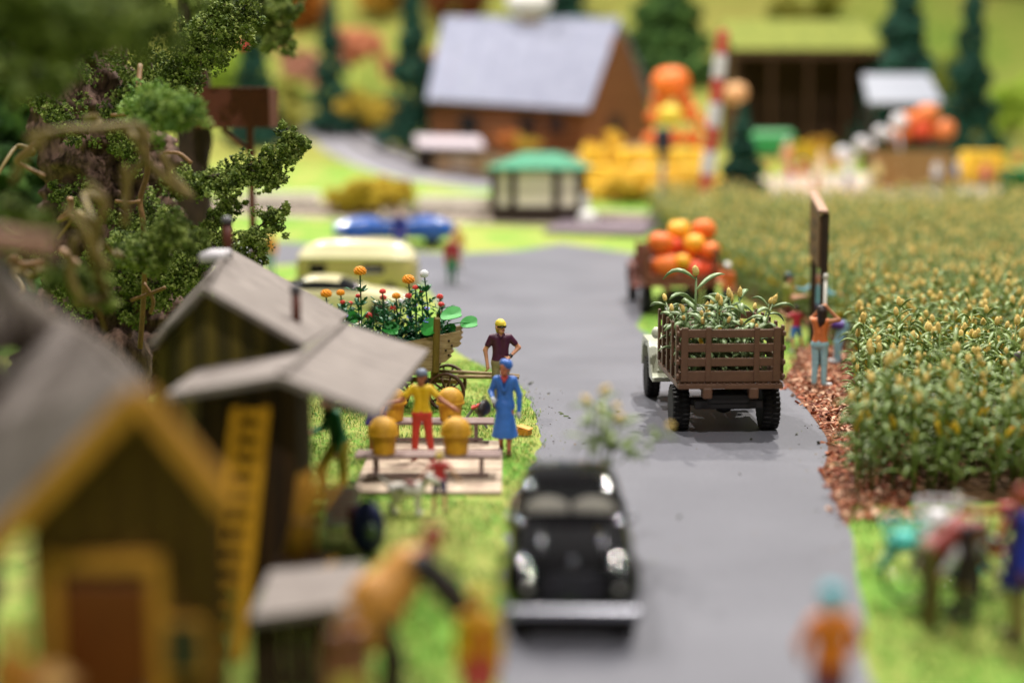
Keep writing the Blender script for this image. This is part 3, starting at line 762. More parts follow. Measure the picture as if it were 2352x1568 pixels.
# ------------------------------------------------------------------ background trees and bushes
def conifer(px, base_d, H, rad, label, m=M_CONIF, n=150):
    n = int(n * 2.2)
    p = GX(px, base_d); t = thing('conifer', label, 'tree', p, 0, 'dark conifers on the hillside')
    MB().tube([(0, 0, -.3), (0, 0, H * .5), (0, 0, H * .97)], [rad * .10, rad * .07, .02], 7).obj('trunk', M_BARKD, t)
    C, rr = [], []
    for i in range(n):
        z = random.random() ** 1.25; a = random.uniform(0, 6.3); w = rad * (1 - z) * (1 + .28 * math.sin(z * 34)) * math.sqrt(random.uniform(.25, 1))
        C.append((w * math.cos(a), w * math.sin(a), H * (.08 + .92 * z) - w * .25)); rr.append(rad * .2 * (1.15 - z * .8))
    foliage('crown', C, rr, 24, rad * .085, m, t)
    return t
conifer(590, 105, 11.5, 1.9, 'dark conifer just right of the tree house roof post')
conifer(762, 112, 11.0, 1.7, 'slim dark conifer between the salmon and yellow bushes')
conifer(948, 104, 12.5, 2.0, 'dark conifer touching the grey roofed cabin')
conifer(1530, 128, 13.5, 3.8, 'broad dark green pine behind the cabin gable', M_PINE, 220)
conifer(2065, 104, 13.5, 2.9, 'tall dark conifer behind the white roofed stall', M_CONIF, 220)
conifer(2222, 98, 12.5, 2.0, 'tall narrow dark conifer beside the pumpkin crate')
conifer(1702, 70, 5.2, 1.25, 'small dark conifer at the corner of the corn field', M_CONIF, 150)
conifer(90, 46, 11, 3.2, 'dark conifer added to hide bright ground behind the vines', M_PINE, 200)  # added filler tree, keeps the gap behind the vines dark
conifer(1290, 140, 12, 2.4, 'dark conifer rising behind the cabin chimney')
def bush(px, d, rx, rz, label, cols, z0=0, nm='bush', n=91):
    p = GX(px, d); m = mat_shade('bush_' + cols[0].lstrip('#'), cols, .85)
    t = thing(nm, label, 'bush' if nm == 'bush' else 'straw pile', (p.x, p.y, p.z + z0), 0, 'coloured bushes on the hillside' if nm == 'bush' else 'loose straw piles in the far yard')
    MB().tube([(0, 0, -.2 - z0), (0, 0, rz * .8)], .09, 6).obj('stem', M_BARKD, t)
    C = []; lobes = [(random.uniform(-.75, .75), random.uniform(-.5, .5), random.uniform(-.45, .65), random.uniform(.28, .6)) for _ in range(7)]
    for i in range(n):
        v = Vector((random.gauss(0, 1), random.gauss(0, 1), random.gauss(0, 1))).normalized(); lx_, ly_, lz_, lr_ = lobes[i % 7]; v *= lr_ * random.uniform(.4, 1)
        C.append(((v.x + lx_) * rx, (v.y + ly_) * rx, rz * .95 + (v.z + lz_) * rz * .9))
    foliage('crown', C, rx * .22, 40, rx * .065, m, t)
YEL = ['#8f7d22', '#b59b35', '#d1b64c', '#b8962c']; SAL = ['#9a5a3c', '#c07a58', '#d89572', '#b86b48']; ORA = ['#7a4212', '#a65d1a', '#bf7a2a']; OLI = ['#5d6420', '#8a8a35', '#a79c48']
BRN = ['#4a2412', '#6e3a1c', '#8a4e26']
bush(850, 124, 2.9, 2.3, 'salmon pink bush above the yellow bush', SAL, 1.2)
bush(860, 112, 2.6, 1.7, 'golden yellow bush beside the curving lane', YEL)
bush(668, 110, 2.3, 2.6, 'olive yellow bush between two slim conifers', OLI)
bush(690, 122, 2.2, 2.2, 'dusty salmon bush above the olive bush', ['#94604a', '#b8836c', '#c99a82'], 1.0)
bush(700, 138, 3.4, 3.2, 'orange brown bush high on the slope behind the tree house', ORA)
bush(860, 142, 3.2, 3.2, 'amber bush high on the slope above the salmon bush', ['#8a6416', '#b0842a', '#c79c3c'])
bush(960, 146, 3.4, 3.4, 'mossy green bush on the slope behind the tall conifer', ['#4a5a22', '#66762f', '#808a40'])
bush(1070, 140, 3.6, 3.4, 'rust brown bush behind the cabin roof', BRN)
bush(1180, 150, 3.4, 3.6, 'dark rust bush behind the cabin chimney', BRN)
bush(1440, 150, 3.6, 3.2, 'yellow green bush behind the cabin roof end', OLI)
bush(1010, 122, 2.4, 2.4, 'salmon and olive bush beside the cabin eave', ['#8c6a3a', '#b08a55', '#a06a48'])
bush(832, 71, 2.05, .75, 'low mustard yellow bush between the pale walls', ['#8f7a18', '#b39a28', '#c9ad3a'])
bush(560, 118, 3, 2.6, 'lime green bush behind the tree house', ['#6f8f28', '#93ad38', '#b0bf4c'])
bush(1168, 97, .85, 1.5, 'orange brown shrub standing in front of the cabin', ['#a8602c', '#c67c42', '#d68e58'])
bush(1212, 97, .75, .85, 'small mustard shrub beside the orange shrub', ['#a08428', '#bd9f3c', '#cdb450'])
bush(2330, 108, 2.4, 2.6, 'lime bush at the foot of the slope by the narrow conifer', ['#7a9a2c', '#9db83c', '#b5c450'])
bush(2150, 122, 3.0, 2.2, 'olive bush between the two tall conifers', ['#4f5a18', '#6b7624', '#858c34'])
bush(1860, 140, 3.2, 2.4, 'olive green bush above the dark barn', OLI)
bush(1960, 152, 3.5, 3.0, 'dark green bush at the top of the slope', ['#33491a', '#4c6526', '#667e34'])
bush(2300, 150, 3.5, 3.0, 'brown green bush at the top of the slope above the lime bush', ['#4e4a1e', '#6b6530', '#86803e'])
# ------------------------------------------------------------------ vehicles
M_RUB = mat('tyre_rubber', '#191716', .7, .2, 20, .004, 60)
M_CHROME = mat('chrome', '#8c8c92', .2, .05, 4, 0, 40, 1.0)
M_BLK = mat('black_chassis', '#1c191a', .5, .2, 8, .003)
def wheel(parent, loc, r, w, side, hub, tread=True, spokes=0):
    """tyre with tread blocks, rim as its sub-part; axle along local x"""
    Rm = Matrix.Rotation(math.pi / 2, 3, 'Y'); m = MB()
    m.lathe([(r * .60, -w * .5), (r * .86, -w * .52), (r * .955, -w * .42), (r * .97, -w * .1), (r * .97, w * .1), (r * .955, w * .42), (r * .86, w * .52), (r * .60, w * .5)], 28, (0, 0, 0), Rm)
    if tread:
        for i in range(26):
            a = 2 * math.pi * i / 26
            for s in (-1, 1):
                M3 = Matrix.Rotation(a + (.06 if s > 0 else 0), 3, 'X'); m.box(M3 @ Vector((s * w * .27, 0, r * .965)), (w * .46, r * .13, r * .07), M3)
    o = m.obj('wheel', M_RUB, parent, loc)
    k = MB(); s = side
    k.lathe([(.01, w * .30), (r * .16, w * .34), (r * .2, w * .26), (r * .42, w * .2), (r * .5, w * .36), (r * .6, w * .40), (r * .62, w * .2)], 20, (0, 0, 0), Matrix.Rotation(s * math.pi / 2, 3, 'Y'))
    k.obj('rim', hub, o)
    return o
M_BEDW = mat('brown_bed_plastic', '#684a37', .42, .12, 6, .003, 30)
M_BEDW2 = mat('old_red_bed', '#7a4630', .55, .2, 6, .004, 30)
def stake_truck(label, loc, yaw, bedm, cabm, hubm, wide=1.86, gate=True):
    t = thing('stake_truck', label, 'truck', loc, yaw)     # origin: ground below the tailgate, forward = +y
    L, W, z0, hg = 2.62, wide, .92, .98
    # floor frame
    piece('sill', (.10, L, .10), (-W / 2 + .02, L / 2, z0), t, bedm); piece('sill', (.10, L, .10), (W / 2 - .02, L / 2, z0), t, bedm)
    piece('tail_sill', (W + .04, .12, .09), (0, -.03, z0 - .005), t, bedm)
    for i in range(8): piece('floor_board', (W / 8 - .012, L, .05), (-W / 2 + (i + .5) * W / 8, L / 2, z0 + .06), t, bedm)
    for i in range(15): piece('bolt', (.035, .05, .025), (-W / 2 + .1 + i * (W - .2) / 14, -.07, z0 + .05), t, bedm, (0, 0, 0), .008)
    # tailgate: rails and stakes
    gz = z0 + .09
    hs = (.15, .155, .135, .17); zz = [gz + .08, gz + .34, gz + .60, gz + .86]
    for z, h in (zip(zz, (.20, .15, .15, .15)) if gate else ((zz[0], .2),)): piece('rail', (W - .06, .045, h), (0, 0, z), t, bedm)
    for x in ((-W / 2 + .09, -W * .22, W * .25, W / 2 - .10) if gate else (-W / 2 + .05, W / 2 - .05)): piece('stake', (.10 if abs(x) < W * .3 else .13, .05, hg), (x, -.028, gz + hg / 2 - .01), t, bedm)
    # sides
    for s in (-1, 1):
        for z, h in zip(zz, (.14, .13, .13, .14)): piece('side_rail', (.04, L - .1, h), (s * (W / 2 - .02), L / 2, z), t, bedm)
        for i in range(5): piece('side_stake', (.05, .12, hg + .03), (s * (W / 2 + .025), .10 + i * (L - .2) / 4, gz + hg / 2), t, bedm)
        for z in zz: piece('knob', (.06, .07, .10), (s * (W / 2 + .03), -.03, z), t, bedm, (0, 0, 0), .02)
    for z, h in zip(zz, (.16, .14, .14, .15)): piece('front_rail', (W - .06, .04, h), (0, L - .02, z), t, bedm)
    # chassis
    for x in (-.42, .42): piece('frame_block', (.17, .25, .20), (x, .02, z0 - .13), t, bedm, (0, 0, 0), .02)
    for x in (-.36, .36): piece('chassis_rail', (.09, 4.6, .15), (x, 2.4, z0 - .16), t, M_BLK)
    MB().box((0, .12, .56), (1.25, .10, .17), ch=.02).box((0, .62, .52), (1.3, .14, .14), ch=.03).box((0, .3, .66), (.8, .5, .2), ch=.03).obj('axle_beam', M_BLK, t, smooth=False)
    MB().lathe([(.02, -.16), (.13, -.12), (.16, 0), (.13, .12), (.02, .16)], 14, (0, .62, .46)).obj('differential', M_BLK, t)
    wx = W / 2 - .10
    for s in (-1, 1):
        wheel(t, (s * wx, .62, .42), .42, .30, s, hubm); wheel(t, (s * (wx + .07), 4.0, .42), .42, .26, s, hubm)
    # cab: low open cab with square wings and running boards
    for s in (-1, 1):
        m = MB(); x0, x1 = s * .62, s * (W / 2 + .12)
        prof = [(2.72, .52), (2.74, .60), (3.05, .64), (3.30, 1.12), (3.45, 1.24), (4.35, 1.24), (4.52, 1.10), (4.60, .62), (4.50, .60), (4.40, 1.0), (4.28, 1.10), (3.60, 1.10), (3.44, .98), (3.22, .54)]
        k = len(prof); vs = [(x0, y, z) for y, z in prof] + [(x1, y, z) for y, z in prof]
        fs = [[i, (i + 1) % k, k + (i + 1) % k, k + i] for i in range(k)]
        for side in (0, k):
            fs += [[side + i, side + i + 1, side + k - 2 - i, side + k - 1 - i] for i in range(0, k // 2 - 1)]
        o = m.add(vs, fs).obj('fender', cabm, t, smooth=False); bv = o.modifiers.new('soft', 'BEVEL'); bv.width = .03; bv.segments = 2
        MB().ell((s * (W / 2 - .02), 3.3, 1.42), (.10, .10, .12), 14, 10).obj('side_lamp', cabm, t)
    MB().box((0, 3.1, 1.05), (1.5, .85, .85), ch=.12).box((0, 4.15, 1.02), (1.05, 1.25, .7), ch=.14).obj('cab', cabm, t, smooth=False)
    MB().box((0, 3.0, 1.62), (1.45, .10, .42), ch=.04).obj('cab_back', cabm, t, smooth=False)
    MB().box((0, 3.62, 1.72), (1.4, .05, .48), ch=.015).obj('windscreen', mat_glass('glass', (.75, .8, .8), .7), t, smooth=False)
    return t
M_CREAM = mat('cream_plastic', '#c3c6b2', .3, .06, 5, 0, 30, coat=.3)
TX, TY = 3.94, 26.35
trk1 = stake_truck('stake bed truck, brown slatted bed full of cut corn, pale cream cab', (TX, TY, .008), R(2.0), M_BEDW, M_CREAM, mat('pale_hub', '#b7b58e', .4, .1))
# load of cut corn
gl = 'cut corn stalks in the truck bed'
k = 0
rl = random.Random(5)
LOAD = [(-.42, 1.2, .95, -.05, -.03, 1., 1.38), (-.05, .7, .95, .02, .06, 2., 1.0), (.30, .9, .95, .03, .10, 3., .98), (.45, 1.0, .95, .0, .36, .4, .92)]
for i in range(20):      # upright or leaning outwards
    x, y = rl.uniform(-.72, .72), rl.uniform(.35, 2.2); LOAD.append((x, y, .97, rl.uniform(-.35, .10), x * rl.uniform(.2, .6) + rl.uniform(-.15, .15), rl.uniform(0, 6.3), rl.uniform(.70, .98)))
for i in range(7): LOAD.append((rl.uniform(-.75, -.3), rl.uniform(.5, 1.8), 1.25, rl.uniform(-.3, .2), rl.uniform(-.85, -.55), rl.uniform(0, 6.3), rl.uniform(.6, .75)))
for i in range(11): LOAD.append((rl.uniform(-.7, .7), .30, 1.04 + .07 * (i % 4), rl.uniform(-1.45, -1.2), rl.uniform(-.25, .25), rl.uniform(0, 6.3) * 0 + rl.uniform(-.3, .3), rl.uniform(.75, .95)))
for (x, y, z, rx, ry, rz, s) in LOAD:
    p = Matrix.Rotation(R(2.0), 3, 'Z') @ Vector((x, y, z)) + Vector((TX, TY, 0))
    lean = 'cut corn stalk lying on the truck bed floor' if rx < -.8 else ('cut corn stalk hanging over the near side of the truck bed' if ry < -.5 else 'cut corn stalk standing among the load of the truck')
    corn_plant(p, (rx, ry, rz), s, ['tallest corn stalk standing in the truck bed', 'upright corn stalk near the truck tailgate centre', 'thick corn stalk right of the truck bed centre', 'corn stalk leaning out towards the woman in jeans'][k] if k < 4 else lean, gl, (3, 5, 1, 6)[k] if k < 4 else None, CUT); k += 1

# pumpkin truck
PX, PY = GX(1563, 43.3).x, 43.3
stake_truck('reddish stake truck piled with pumpkins beyond the corn truck', (PX, PY, .008), R(1), M_BEDW2, mat('rust_cab', '#6b3324', .5, .15), mat('dark_hub', '#3a3430', .5, .1), 2.1, False)
M_PUMP = [mat('pumpkin_orange', '#e0611b', .5, .15, 3, col2='#f08030'), mat('pumpkin_gold', '#efa015', .5, .12, 3, col2='#f7bb3c'), mat('pumpkin_red', '#cf3f1e', .5, .15, 3, col2='#e25a30')]
M_STALK = mat('pumpkin_stalk', '#5a5a20', .7)
def pumpkin(c, r, m, label, group=None, rz=None):
    mb = MB(); nv, nu = 10, 40; vs = []
    for i in range(nv + 1):
        th = math.pi * i / nv; s_, c_ = math.sin(th), -math.cos(th)
        for j in range(nu):
            a = 2 * math.pi * j / nu; q = r * (s_ ** .8) * (1 - .15 * abs(math.cos(a * 5)) ** 5 * s_)
            vs.append((q * math.cos(a), q * math.sin(a), r * .80 * c_ + (-.10 * r if i == nv else 0)))
    mb.add(vs, [[i * nu + j, i * nu + (j + 1) % nu, (i + 1) * nu + (j + 1) % nu, (i + 1) * nu + j] for i in range(nv) for j in range(nu)])
    o = mb.obj('pumpkin', m, None, c, (random.uniform(-.3, .3), random.uniform(-.3, .3), random.uniform(0, 6))); tag(o, label, 'pumpkin', group)
    MB().tube([(0, 0, r * .66), (.02, 0, r * .85), (.06 * r, 0, r * 1.0)], [r * .11, r * .08, r * .07], 6).obj('stalk', M_STALK, o)
    return o
gp = 'pumpkins in the reddish truck'
for (zx, zy, r, mi, dd, lb) in ((395, 345, .44, 0, .55, 'orange pumpkin at the upper left of the truck load'), (500, 268, .40, 1, 1.2, 'golden pumpkin at the top of the truck load'), (648, 268, .42, 0, 1.3, 'orange pumpkin at the upper right corner of the truck load'), (592, 350, .38, 1, .8, 'golden pumpkin in the middle of the truck load'),
        (682, 392, .36, 0, .7, 'orange pumpkin under the upper right one'), (425, 480, .50, 0, .35, 'largest orange pumpkin at the tailgate of the reddish truck'), (522, 452, .28, 1, .18, 'small golden pumpkin in front of the largest one'), (592, 512, .44, 2, .35, 'red pumpkin at the tailgate of the reddish truck'),
        (470, 360, .32, 2, .95, 'red pumpkin wedged behind the golden ones'), (690, 500, .34, 2, .6, 'dark red pumpkin at the right tailgate corner'), (560, 420, .34, 0, 1.0, 'orange pumpkin buried in the middle of the load'), (400, 570, .36, 0, .45, 'orange pumpkin low behind the tailgate')):
    sx, sy = (1450 + zx / 2.412) * .9408, (450 + zy / 2.412) * .9408
    p = PD(sx, sy, PY + dd); r *= .9; p.z = max(p.z, .95 + r * .8); pumpkin(p, r, M_PUMP[mi], lb, gp)

# ------------------------------------------------------------------ cars from stations along the length
def car_body(name, st, paintm, glassm, parent, glass_side, glass_front, sub=2):
    """st: list of (y, half width, z bottom, z belt, half width roof, z roof); mirrored loft"""
    ring = []
    for (y, w, zb, zs, wr, zr) in st:
        h = [(0, zb), (w * .75, zb), (w * .97, zb + .10), (w, zb + (zs - zb) * .5), (w * .97, zs - .03), (w * .90, zs + .01), (wr + (w * .9 - wr) * .12, zr - (zr - zs) * .14), (wr * .80, zr - .015), (0, zr)]
        ring.append([(x, y, z) for x, z in h] + [(-x, y, z) for x, z in reversed(h[1:-1])])
    n = len(ring[0]); m = MB(); vs = [v for r_ in ring for v in r_]; fs, ms = [], []
    for i in range(len(ring) - 1):
        for j in range(n):
            fs.append([i * n + j, i * n + (j + 1) % n, (i + 1) * n + (j + 1) % n, (i + 1) * n + j])
            jj = j if j < 8 else n - 1 - j
            g = (i in glass_side and jj == 5) or (i in glass_front and jj in (5, 6, 7))
            ms.append(1 if g else 0)
    fs += [list(range(n)), [(len(ring) - 1) * n + j for j in range(n - 1, -1, -1)]]; ms += [0, 0]
    b = len(m.v); m.v = vs; m.f = [f[::-1] for f in fs]; m.m = ms
    o = m.obj(name, [paintm, glassm], parent); md = o.modifiers.new('round', 'SUBSURF'); md.levels = sub; md.render_levels = sub
    return o
M_BLACK = mat('black_enamel', '#030203', .06, .1, 4, 0, 30, coat=0, spec=.5)
M_GLASS = mat_glass('car_glass', (.86, .84, .78), .84)
M_GLASSD = mat('dark_glass', '#15171a', .08, .1, 3, 0, 30, spec=.6)
bc = thing('vintage_car', 'black vintage car with chrome bumper and corn tied on its roof', 'car', (GX(1316, 15.55).x, 15.55, .008), R(179))   # front at local +y, origin below the front bumper
car_body('body', [(-.02, .62, .40, .72, .44, .80), (-.15, .70, .34, .84, .50, .93), (-.75, .73, .32, .92, .54, 1.02), (-1.25, .74, .30, .95, .58, 1.06), (-1.32, .74, .30, .96, .62, 1.09), (-1.68, .74, .30, .97, .58, 1.42), (-2.0, .74, .30, .97, .60, 1.50), (-2.7, .74, .30, .97, .54, 1.50), (-3.2, .68, .32, .95, .48, 1.36), (-3.65, .60, .36, .88, .40, 1.0), (-3.95, .48, .42, .72, .28, .78)], M_BLACK, M_GLASS, bc, (5, 6, 7), (4,)); bc.scale = (1.0, 1.0, .95)
for s in (-1, 1):
    MB().ell((s * .53, -.50, .56), (.25, .62, .38), 20, 14).obj('front_wing', M_BLACK, bc)
    MB().ell((s * .58, -3.2, .54), (.22, .60, .38), 16, 10).obj('rear_wing', M_BLACK, bc)
    MB().tube([(s * .66, -.8, .36), (s * .68, -2.8, .36)], .06, 8).obj('running_board', M_BLACK, bc)
    h = MB().ell((s * .50, .03, .64), (.075, .08, .075), 16, 10).obj('headlight', M_BLACK, bc); MB().ell((s * .50, .085, .64), (.05, .03, .05), 16, 8).obj('lens', mat('lamp_lens', '#8a8a88', .1, .05), h)
    MB().tube([(s * .34, -.2, .99), (s * .36, -1.2, 1.06)], .016, 6).obj('hood_glint_strip', M_CHROME, bc)  # chrome strips added to give the hood small glints
    for y in (-.45, -3.15): wheel(bc, (s * .62, y, .33), .33, .18, s, M_CHROME, False)
    MB().ell((s * .70, -1.42, 1.06), (.07, .04, .05), 10, 8).obj('mirror', M_CHROME, bc)
    # pale rounded arcs, added to make the whitish curves at the windscreen base
    MB().ell((s * .27, -1.72, 1.08), (.28, .12, .17), 16, 10).obj('pale_arc', mat('pale_arc_paint', '#e6e4e2', .5), bc)
MB().box((0, .14, .38), (1.46, .07, .15), ch=.03).obj('front_bumper', M_CHROME, bc, smooth=False)
MB().box((0, -4.02, .40), (1.3, .06, .13), ch=.03).obj('rear_bumper', M_CHROME, bc, smooth=False)
for i in range(7): MB().box((-.21 + i * .07, -.0 - abs(i - 3) * .012, .62), (.022, .05, .34), ch=.008).obj('grille_bar', M_CHROME, bc, smooth=False)
MB().ell((0, -.02, .92), (.03, .05, .05), 10, 8).obj('badge', M_CHROME, bc)
MB().box((0, -1.52, 1.26), (.025, .05, .42), Matrix.Rotation(R(42), 3, 'X'), .006).obj('windscreen_post', M_BLACK, bc, smooth=False)
gc = 'corn stalks tied on the black car'
for k, (px, py, d, rx, ry, s, lb) in enumerate(((1412, 1068, 19.1, .1, .95, .55, 'corn stalk on the black car lying out sideways with a bright head'), (1352, 1062, 19.0, .05, -.12, .60, 'short corn stalk standing on the rear of the black car roof'), (1375, 1062, 19.0, .0, .05, .66, 'tallest corn stalk on the black car roof'), (1400, 1065, 19.1, .1, .55, .62, 'corn stalk on the black car leaning out over the road'), (1385, 1062, 19.1, -.1, .25, .58, 'leafy corn stalk in the middle of the bundle on the black car'))):
    p = PD(px, py, d); o = corn_plant(p, (rx, ry, k * 1.7), s * .92, lb, gc, k, DARK)
    for ch in o.children:
        if ch.name.startswith('tassel'): ch.scale = (2.2, 2.2, 1.06)
        elif ch.name.startswith('leaf'): ch.scale = (1.35, 1.35, 1.0)

# blue open car
M_BLUE = mat('blue_enamel', '#2a58a6', .22, .08, 3, 0, 30, coat=.35)
yb = 60.2; bx = GX(905, yb)
cv = thing('open_car', 'blue open tourer parked by the railway', 'car', bx + Vector((0, 0, .02)), R(-84)); cv.scale = (1.0, .98, 1.22)
car_body('body', [(2.5, .58, .35, .58, .40, .66), (2.35, .74, .30, .70, .50, .84), (1.6, .84, .28, .80, .56, 1.02), (.95, .88, .28, .84, .60, 1.06), (.8, .88, .28, .84, .66, .86), (-.6, .88, .28, .84, .66, .86), (-.75, .88, .28, .84, .60, 1.02), (-1.8, .84, .30, .80, .50, .98), (-2.45, .70, .36, .68, .42, .74)], M_BLUE, M_GLASS, cv, (), ())
MB().box((0, .92, 1.18), (1.3, .04, .42), Matrix.Rotation(R(-25), 3, 'X'), .01).obj('windscreen', M_GLASS, cv, smooth=False)
MB().tube([(-.68, .86, .95), (-.64, 1.0 - .2, 1.40), (.64, .8, 1.40), (.68, .86, .95)], .025, 6).obj('windscreen_frame', M_CHROME, cv)
for s in (-1, 1):
    for y in (1.55, -1.5): wheel(cv, (s * .78, y, .34), .34, .2, s, M_CHROME, False)
    MB().ell((s * .55, 2.42, .66), (.11, .08, .11), 14, 10).obj('headlight', M_CHROME, cv); MB().ell((s * .78, 1.6, .55), (.17, .62, .36), 16, 10).obj('front_wing', M_BLUE, cv); MB().ell((s * .78, -1.55, .55), (.17, .60, .34), 16, 10).obj('rear_wing', M_BLUE, cv)
MB().box((0, 2.55, .45), (1.6, .08, .14), ch=.03).obj('front_bumper', M_CHROME, cv, smooth=False)
MB().box((0, .1, .87), (1.15, 1.45, .06), ch=.02).obj('cockpit', mat('dark_trim', '#1a1c22', .6), cv, smooth=False)
MB().box((0, -.40, 1.0), (1.2, .26, .45), ch=.1).obj('seat', mat('tan_leather', '#9a8a72', .5), cv, smooth=False)
# yellow van and cream car
M_VANY = mat('van_yellow', '#b5a966', .35, .06, 3, 0, 30, coat=.3); M_VANC = mat('van_cream', '#ebe2b8', .22, .05, 3, 0, 30, coat=.7)
vp = GX(822, 47.4)
van = thing('yellow_van', 'yellow van with cream roof parked behind the flower cart', 'van', vp + Vector((0, 0, .02)), R(83)); van.scale = (.95, .92, 1.0)
car_body('body', [(2.08, .40, .34, 1.12, .38, 1.24), (1.98, .68, .30, 1.18, .64, 1.30), (1.65, .82, .28, 1.22, .78, 1.36), (1.0, .87, .26, 1.24, .82, 1.38), (-1.2, .87, .26, 1.24, .82, 1.38), (-1.70, .82, .28, 1.22, .78, 1.36), (-2.0, .68, .30, 1.18, .64, 1.30), (-2.1, .42, .34, 1.12, .40, 1.24)], M_VANY, M_VANY, van, (), ())
car_body('roof', [(2.02, .45, 1.27, 1.38, .25, 1.46), (1.92, .70, 1.26, 1.42, .40, 1.62), (1.62, .84, 1.26, 1.46, .52, 1.82), (1.0, .89, 1.26, 1.50, .60, 1.97), (-1.1, .89, 1.26, 1.50, .60, 1.97), (-1.66, .84, 1.26, 1.46, .52, 1.82), (-1.94, .70, 1.26, 1.42, .40, 1.62), (-2.04, .45, 1.27, 1.38, .25, 1.46)], M_VANC, M_VANC, van, (), ())
for s in (-1, 1):
    for y, L in ((-.75, .75), (1.2, .6)): MB().box((s * .845, y, 1.05), (.06, L, .30), Matrix.Rotation(-s * .04, 3, 'Y'), .02).obj('window', M_GLASSD, van, smooth=False)
    for y in (1.3, -1.3): wheel(van, (s * .76, y, .33), .33, .2, s, M_VANC, False)
MB().box((0, -2.08, .45), (1.5, .08, .14), ch=.03).obj('bumper', M_CHROME, van, smooth=False)
cp = GX(770, 42.3)
cc = thing('cream_car', 'cream saloon car with dark windscreen in front of the yellow van', 'car', cp + Vector((0, 0, .02)), R(-92))
car_body('body', [(2.1, .62, .34, .62, .5, .72), (1.95, .76, .30, .76, .58, .84), (1.0, .80, .28, .86, .62, .94), (.85, .80, .28, .86, .66, .98), (.35, .80, .28, .88, .60, 1.30), (-.9, .80, .28, .88, .60, 1.34), (-1.35, .80, .28, .88, .64, 1.02), (-2.0, .74, .32, .80, .55, .86), (-2.15, .6, .36, .66, .45, .72)], mat('car_cream', '#d9cfa6', .2, .05, 3, 0, 30, coat=.7), M_GLASSD, cc, (4,), (3, 5))
for s in (-1, 1):
    for y in (1.35, -1.35): wheel(cc, (s * .72, y, .31), .31, .18, s, M_CHROME, False)
    MB().ell((s * .5, 2.05, .66), (.1, .07, .1), 12, 8).obj('headlight', M_CHROME, cc)
MB().box((0, 2.12, .42), (1.4, .07, .12), ch=.03).obj('bumper', M_CHROME, cc, smooth=False)

# ------------------------------------------------------------------ bicycles
def bicycle(label, loc, yaw, col, bag=None):
    m = paint(col, .3); t = thing('bicycle', label, 'bicycle', loc, yaw, 'bicycles on the lawn')     # forward +y
    for y in (-.52, .52):
        w = MB()
        w.lathe([(.32, -.028), (.345, 0), (.32, .028), (.295, .0)], 32, (0, y, .345), Matrix.Rotation(math.pi / 2, 3, 'Y'), ring=True); o = w.obj('wheel', M_RUB, t)
        k = MB()
        for i in range(14): a = i * math.pi / 7; k.tube([(0, y, .345), (0, y + .31 * math.cos(a), .345 + .31 * math.sin(a))], .004, 4)
        k.obj('spokes', M_CHROME, o)
    f = MB(); A, B, C, Dd, E = (0, -.52, .345), (0, -.12, .30), (0, -.28, .82), (0, .32, .86), (0, .36, .74)
    for p, q in ((A, B), (A, C), (B, C), (C, Dd), (B, E), (Dd, E)): f.tube([p, q], .036, 7)
    f.obj('frame', m, t); MB().tube([E, (0, .44, .55), (0, .52, .345)], .022, 7).obj('fork', M_CHROME, t)
    MB().tube([(-.30, .20, 1.0), (-.22, .30, 1.02), (0, .33, 1.0), (.22, .30, 1.02), (.30, .20, 1.0)], .018, 7).obj('handlebar', mat('pale_grip', '#b9b3a8', .3), t); MB().tube([Dd, (0, .33, 1.0)], .018, 6).obj('stem', M_CHROME, t)
    MB().ell((0, -.30, .90), (.09, .15, .05), 12, 8).obj('saddle', paint('#b0342a'), t); MB().tube([C, (0, -.30, .88)], .014, 6).obj('seat_post', M_CHROME, t)
    MB().tube([(0, -.86, .5), (0, -.78, .62), (0, -.52, .74), (0, -.28, .62)], [.03, .03, .03, .03], 6).obj('mudguard', m, t)
    if bag:
        b = MB()
        for z in (.68, .78, .88, .98): b.lathe([(.20 + (z - .68) * .25, -.012), (.215 + (z - .68) * .25, 0), (.20 + (z - .68) * .25, .012), (.19 + (z - .68) * .25, 0)], 16, (0, .60, z), None, None, 0, True)
        for q in range(8): an = q * math.pi / 4; b.tube([(.19 * math.cos(an), .60 + .19 * math.sin(an), .66), (.28 * math.cos(an), .60 + .28 * math.sin(an), 1.0)], .014, 5)
        b.obj('basket', paint(bag), t); MB().ell((0, .60, .76), (.19, .19, .12), 12, 8).obj('bag', paint(bag), t)
        MB().tube([(0, .52, .345 + .37), (0, .78, .62), (0, .90, .40)], [.05, .05, .04], 6).obj('front_mudguard', m, t)
    return t
bicycle('teal bicycle with teal front basket leaning by the road edge', GX(2180, 17.0), R(100), '#1f9a96', '#3fb5a8')
bicycle('red and grey bicycle behind the teal bicycle', GX(2255, 17.9), R(95), '#a83a30', '#c9c4c8')
bicycle('maroon bicycle with white bag behind the person in dark jacket', GX(2290, 16.6), R(78), '#6a2a30', '#c8cfc4')
